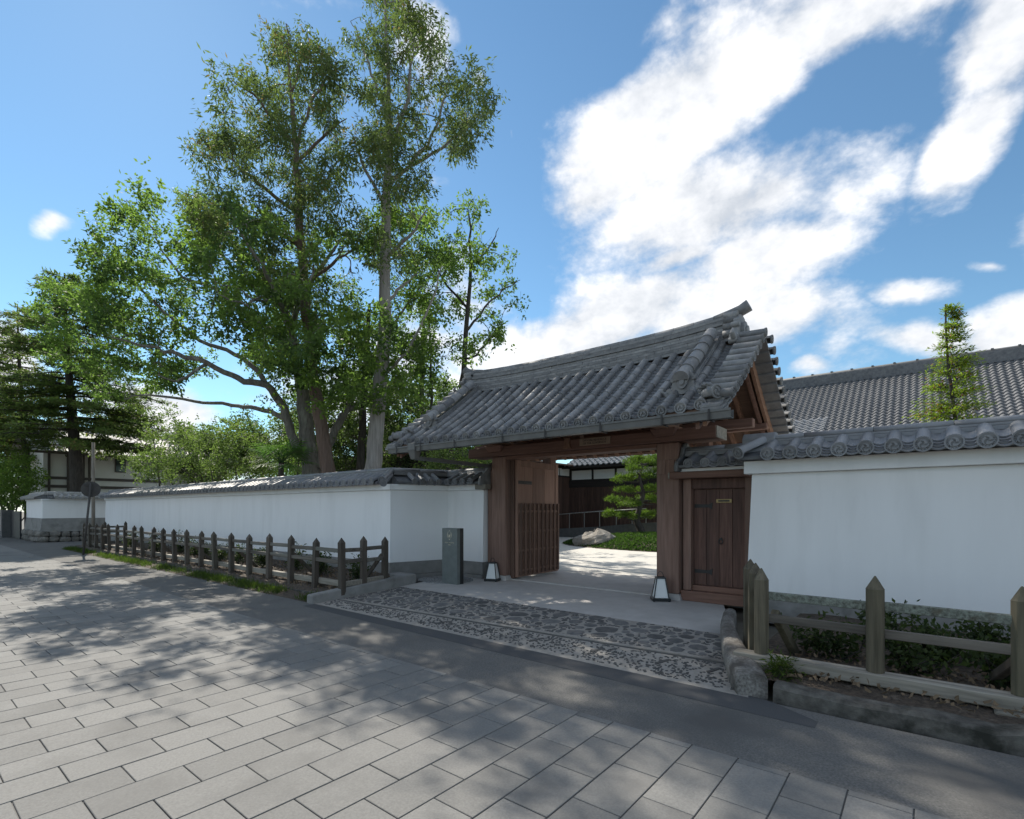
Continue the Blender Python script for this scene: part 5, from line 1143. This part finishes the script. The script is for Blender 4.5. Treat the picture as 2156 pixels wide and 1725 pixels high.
# --- shrubs and small trees filling the garden behind the left wall
def bush(name, label, poly, n, k, dk, leaf, dens=200, L=.11, W=.06, r=(.3, .55), tint=(.2, .8), bark=None, group=None, droop=.2):
    cl = fill(poly, n, k, dk, *r); c = np.mean([q[0] for q in cl], axis=0); us = np.mean([p[0] for p in poly])
    base = atk(us, 1000, k); base[2] = 0.03; t = thing(name, label, 'shrub' if 'shrub' in name or 'bush' in name else 'tree', tuple(base), group)
    m = MB(); sk = []
    for i in range(4):
        e = cl[random.randrange(len(cl))][0]; q = smooth_path([(base + rng.normal(size=3) * np.array([.15, .15, 0]), .05), ((base + e) / 2 + rng.normal(size=3) * .2, .035), (e, .012)], 4); m.tube([a for a, b_ in q], [b_ for a, b_ in q], 6, cap=False); sk += q
    grow(sk, cl, m, .008, .004, 4); part('stems', m, bark or M['bark_dark'], t, recalc=False)
    foliage('crown', [a for a, b_ in cl], [b_ for a, b_ in cl], [random.uniform(*tint) for _ in cl], dens, L, W, t, leaf, droop, .85, tuft=9); return t
bush('garden_bush', 'tall airy bush with small pale leaves above the left end of the long wall', [(285, 1015), (290, 960), (320, 900), (352, 860), (385, 885), (420, 930), (440, 1010)], 34, 21, 1.3, M['leaf_bush'], 442, .10, .055, tint=(.4, .95))
bush('garden_bush', 'broad mid green bush below the long low branches of the great tree', [(430, 1005), (425, 930), (455, 870), (510, 850), (560, 900), (575, 1000)], 36, 20, 1.4, M['leaf_bush'], 408, .10, .055, tint=(.3, .9))
bush('garden_bush', 'dark dense evergreen bush between the reddish and the pale cypress trunks', [(690, 1000), (695, 900), (730, 870), (770, 900), (780, 995)], 26, 20.5, 1.2, M['leaf_dark'], 416, .12, .07, tint=(.1, .6))
bush('garden_bush', 'dark bush right of the pale cypress trunk under the gutter end', [(795, 995), (800, 880), (850, 830), (900, 870), (905, 985)], 34, 20.5, 1.4, M['leaf_dark'], 400, .12, .07, tint=(.1, .7))
bush('garden_bush', 'yellow green bush showing below the gate gutter beside the post', [(880, 1000), (890, 950), (960, 935), (1030, 950), (1035, 990)], 22, 16.5, 1.0, M['leaf_bush'], 391, .10, .06, tint=(.3, .9))
bush('garden_bush', 'leafy bush around the foot of the great grey trunk', [(540, 1000), (560, 930), (620, 900), (660, 950), (650, 1000)], 22, 19.5, .8, M['leaf_camphor'], 220, .11, .06, tint=(.2, .8))
bush('garden_bush', 'shady green thicket behind the great tree trunk', [(590, 960), (600, 820), (700, 790), (830, 800), (850, 930), (720, 960)], 40, 23.5, 1.5, M['leaf_dark'], 368, .14, .08, r=(.45, .7), tint=(.3, .95))
bush('roadside_bush', 'bright yellow green bush hanging over the dark panel gate', [(-40, 1080), (-30, 1000), (30, 960), (70, 985), (95, 1030), (70, 1062), (20, 1068)], 30, 30, 1.5, M['leaf_camphor'], 240, .15, .085, r=(.5, .8), tint=(.4, 1))
bush('garden_tree', 'dark leafy tree closing the view behind the fir', [(-60, 1060), (-40, 860), (20, 830), (70, 900), (100, 1000), (80, 1050)], 40, 38, 2, M['leaf_dark'], 220, .2, .12, r=(.7, 1.1), tint=(.2, .7))
bush('garden_tree', 'conical green tree beyond the pale roofed house', [(190, 1020), (215, 930), (255, 860), (268, 840), (290, 900), (318, 960), (330, 1010)], 36, 52, 2.2, M['leaf_bush'], 240, .26, .15, r=(.9, 1.4), tint=(.2, .8))
for i, (lab, poly, k) in enumerate((('distant round tree low behind the long wall and bushes', [(300, 1010), (310, 930), (390, 905), (470, 920), (480, 1005)], 40), ('distant wood edge showing between the garden trunks', [(480, 1000), (500, 900), (640, 880), (660, 1000)], 42), ('distant tree behind the thin trees left of the gate', [(780, 1000), (800, 860), (930, 800), (1010, 880), (1010, 1000)], 34))):
    bush('garden_tree', lab, poly, 40, k, 2.5, M['leaf_bush'], 210, .2, .12, r=(.9, 1.3), tint=(.2, .8))
# fan palm
pb_ = atk(590, 1030, 17.2); pb_[2] = 0; pt = thing('fan_palm', 'fan palm with spiky dark green leaves above the wall coping', 'palm', tuple(pb_))
ptop = atk(592, 975, 17.2); part('trunk', MB().tube([pb_, ptop], [.11, .09], 8, cap=False), M['bark_dark'], pt, recalc=False)
ba, sa_, ti, sb, tn = [], [], [], [], []; st_m = MB()
for i in range(26):
    th = random.random() * 6.283; el = random.uniform(-.2, 1.2); d = np.array([math.cos(th) * math.cos(el), math.sin(th) * math.cos(el), math.sin(el)]); ln = random.uniform(.5, .85); c = ptop + d * ln; st_m.tube([ptop, ptop + d * ln * .5 + np.array([0, 0, .05]), c], [.015, .01, .008], 4, cap=False)
    sd = np.cross(d, [0, 0, 1]); sd /= np.linalg.norm(sd) + 1e-9; u2 = np.cross(sd, d); tb = random.uniform(.2, .8)
    for j in range(18):
        a = R(-115 + 230 * j / 17); ax = d * math.cos(a) + sd * math.sin(a) + np.array([0, 0, -.25]); ax /= np.linalg.norm(ax); L_ = random.uniform(.55, .75); s2 = np.cross(ax, u2); s2 /= np.linalg.norm(s2) + 1e-9
        ba.append(c); ti.append(c + ax * L_ + np.array([0, 0, -.06])); sa_.append(c + ax * L_ * .5 + s2 * .018); sb.append(c + ax * L_ * .5 - s2 * .018); tn.append(tb)
part('leaf_stalks', st_m, M['leaf_palm'], pt, recalc=False); quads('fronds', np.array(ba), np.array(sa_), np.array(ti), np.array(sb), np.array(tn), M['leaf_palm'], pt)
# --- young conifer right of the gate, in front of the hall
b = atk(2012, 1000, 12.2); b[2] = 0; tpt = atk(2004, 640, 12.2)
conifer('young_conifer', 'young lime green conifer with reddish tip in front of the hall roof', b, tpt, .07, 38, 1.2, M['leaf_lime'], M['bark_dark'], 11, dens=2.6, L=.10, W=.028, n0=.30, az=6, sprays=6, up_=.4, droopy=.25, shape=1.0, tint=(.2, .86))
# --- garden pine with clipped pads
KP = 20.6; q1 = lambda a, b, k=KP: atk(*P1_(a, b), k)
pn = thing('garden_pine', 'clipped garden pine with layered bright green pads beside the pale rock', 'tree', tuple(q1(1745, 935)))
pads = [(1640, 165, .42, .5), (1820, 175, .45, .4), (1880, 130, .4, .6), (1530, 345, .42, .2), (1680, 320, .4, .1), (1830, 320, .42, .2), (1560, 470, .45, .1), (1760, 470, .42, .3), (1900, 440, .45, -.2), (1470, 570, .45, .1), (1600, 610, .45, -.2), (1790, 560, .42, .5), (1880, 590, .45, .1), (1430, 715, .38, .2), (1570, 745, .40, -.2), (1740, 735, .48, .3), (1860, 720, .42, 0), (1690, 240, .35, -.3), (1950, 260, .45, .2), (1990, 560, .5, .3), (1700, 130, .3, 0)]
tr_ = smooth_path([(q1(1745, 950), .17), (q1(1730, 870), .15), (q1(1690, 780), .13), (q1(1720, 650), .10), (q1(1760, 480), .08), (q1(1720, 330), .06), (q1(1760, 180), .03)], 4)
part('trunk', MB().tube([p for p, r in tr_], [r for p, r in tr_], 10, cap=False), M['bark_dark'], pn, recalc=False)
m = MB(); cl = []
for a, b_, r, dk in pads:
    c = q1(a, b_, KP + dk * 1.6); j = min(range(len(tr_)), key=lambda i: abs(tr_[i][0][2] - (c[2] - .1))); m.tube([tr_[j][0], (tr_[j][0] + c) / 2 + np.array([0, 0, -.05]), c + np.array([0, 0, -.08])], [.045, .03, .015], 6, cap=False)
    for i in range(10):
        th = random.random() * 6.283; rr = r * random.random() ** .5; cl.append((c + np.array([math.cos(th) * rr, math.sin(th) * rr, .10 * (1 - (rr / r) ** 2) + random.uniform(-.04, .04)]), .17))
part('branches', m, M['bark_dark'], pn, recalc=False)
n = len(cl); nl = 85; C = np.repeat(np.array([c for c, r in cl]), nl, axis=0) + rng.normal(size=(n * nl, 3)) * np.array([.075, .075, .05]); ax = nrmz(rng.normal(size=(n * nl, 3)) + np.array([0, 0, .9])); sd = nrmz(np.cross(ax, rng.normal(size=(n * nl, 3)))); l = rng.uniform(.09, .15, (n * nl, 1))
quads('needles', C, C + ax * l * .5 + sd * .010, C + ax * l, C + ax * l * .5 - sd * .010, np.repeat(rng.uniform(.2, .9, n), nl) + rng.normal(size=n * nl) * .1, M['leaf_pine'], pn)
# --- low plants
def carpet(name, label, pts, L, W, material, tint, upright=.6, kind='stuff'):
    P = np.array(pts); n = len(P); ax = nrmz(rng.normal(size=(n, 3)) + np.array([0, 0, upright * 3])); ax[:, 2] = np.abs(ax[:, 2]); sd = nrmz(np.cross(ax, rng.normal(size=(n, 3)))); l = (L * rng.uniform(.5, 1.3, n))[:, None]; w = W / 2
    o = quads(name, P - sd * w * .6, P + sd * w * .6, P + ax * l + sd * w * .1, P + ax * l * .55 - sd * w, np.clip(rng.normal(size=n) * .2 + tint, 0, 1), material); o['kind'] = kind; o['label'] = label; ORG[o.name] = Vector((0, 0, 0)); return o
pts = []
for i in range(42000):
    x, y = random.uniform(-11.7, -3.2), random.uniform(16.1, 20.2); z = mz(x, y)
    if z > cz(y) + .01 and not (((x + 9.75) / .8) ** 2 + ((y - 17.1) / .42) ** 2 < 1): pts.append((x, y, z - .01))
carpet('ground_cover', 'low dark green ground cover over the garden mound', pts, .085, .06, M['cover'], .45, .25)
pts = []
for i in range(12000):
    x = -8.25 - 18.5 * random.random() ** 1.15; y = random.triangular(4.60, 5.02, 4.82)
    if math.sin(x * 2.3) + math.sin(x * 5.1 + 1) + math.sin(x * .9) < random.uniform(-2.0, .8): continue
    pts.append((x, y, float(bedz(y)) - .01))
carpet('grass', 'grass and weeds along the road edge below the dark fence', pts, .12, .013, M['grass'], .5, .55)
pts = []
for i in range(2600): pts.append((random.uniform(-1.0, 3.0), random.uniform(4.9, 7.7), .17 + random.uniform(-.03, .02)))
for i in range(2600): 
    y = random.uniform(5.1, 6.8); pts.append((random.uniform(-20, -8.3), y, float(bedz(y)) + .008))
M['litter'] = mat('dry_leaf', (0.10, 0.07, 0.045), (0.22, 0.16, 0.10), 4, 0.9)
carpet('leaf_litter', 'dry fallen leaves scattered over the planting beds', pts, .05, .035, M['litter'], .5, .02)
def bedshrub(x, y, z, h, w, label, seed, group, leaf=M['leaf_shade'], n=170, L=.06, W=.035):
    t = thing('bed_shrub', label, 'shrub', (x, y, z), group); m = MB(); C, Rr = [], []
    for i in range(9):
        e = np.array([x + random.gauss(0, w * .5), y + random.gauss(0, w * .4), z + h * random.uniform(.45, 1)]); s0 = np.array([x + random.gauss(0, .03), y + random.gauss(0, .03), z - .03]); m.tube([s0, (s0 + e) / 2 + rng.normal(size=3) * .03, e], [.008, .006, .003], 4, cap=False)
        for q in (.5, .75, 1.0): C.append(s0 + (e - s0) * q + rng.normal(size=3) * .03); Rr.append(random.uniform(.07, .14))
    part('stems', m, M['bark_dark'], t, recalc=False); foliage('leaves', C, Rr, [random.uniform(.15, .8) for _ in C], n * 4, L, W, t, leaf, .1, .9); return t
for i in range(13):
    x = -8.75 - i * 1.22 + random.uniform(-.2, .2); bedshrub(x, 5.85 + random.uniform(-.15, .35), .16, random.uniform(.45, .68), .22, 'small dark shrub in the bed between the dark fence and the long white wall', i, 'shrubs behind the dark fence')
for x, y, h, w in ((-.72, 5.85, .5, .3), (-.45, 6.5, .55, .28), (-.1, 5.75, .42, .26), (.05, 6.25, .58, .28), (.42, 6.6, .55, .26), (.55, 5.75, .5, .26), (1.2, 6.1, .5, .24)): bedshrub(x, y, .15, h * .72, w, 'small leafy shrub in the bed behind the mossy right fence', 1, 'shrubs behind the mossy fence', M['leaf_shade'], 200, .065, .035)
t = bedshrub(-1.0, 5.0, .10, .11, .09, 'small bright green fern at the rounded end of the curved kerb', 5, None, M['grass'], 160, .07, .016)
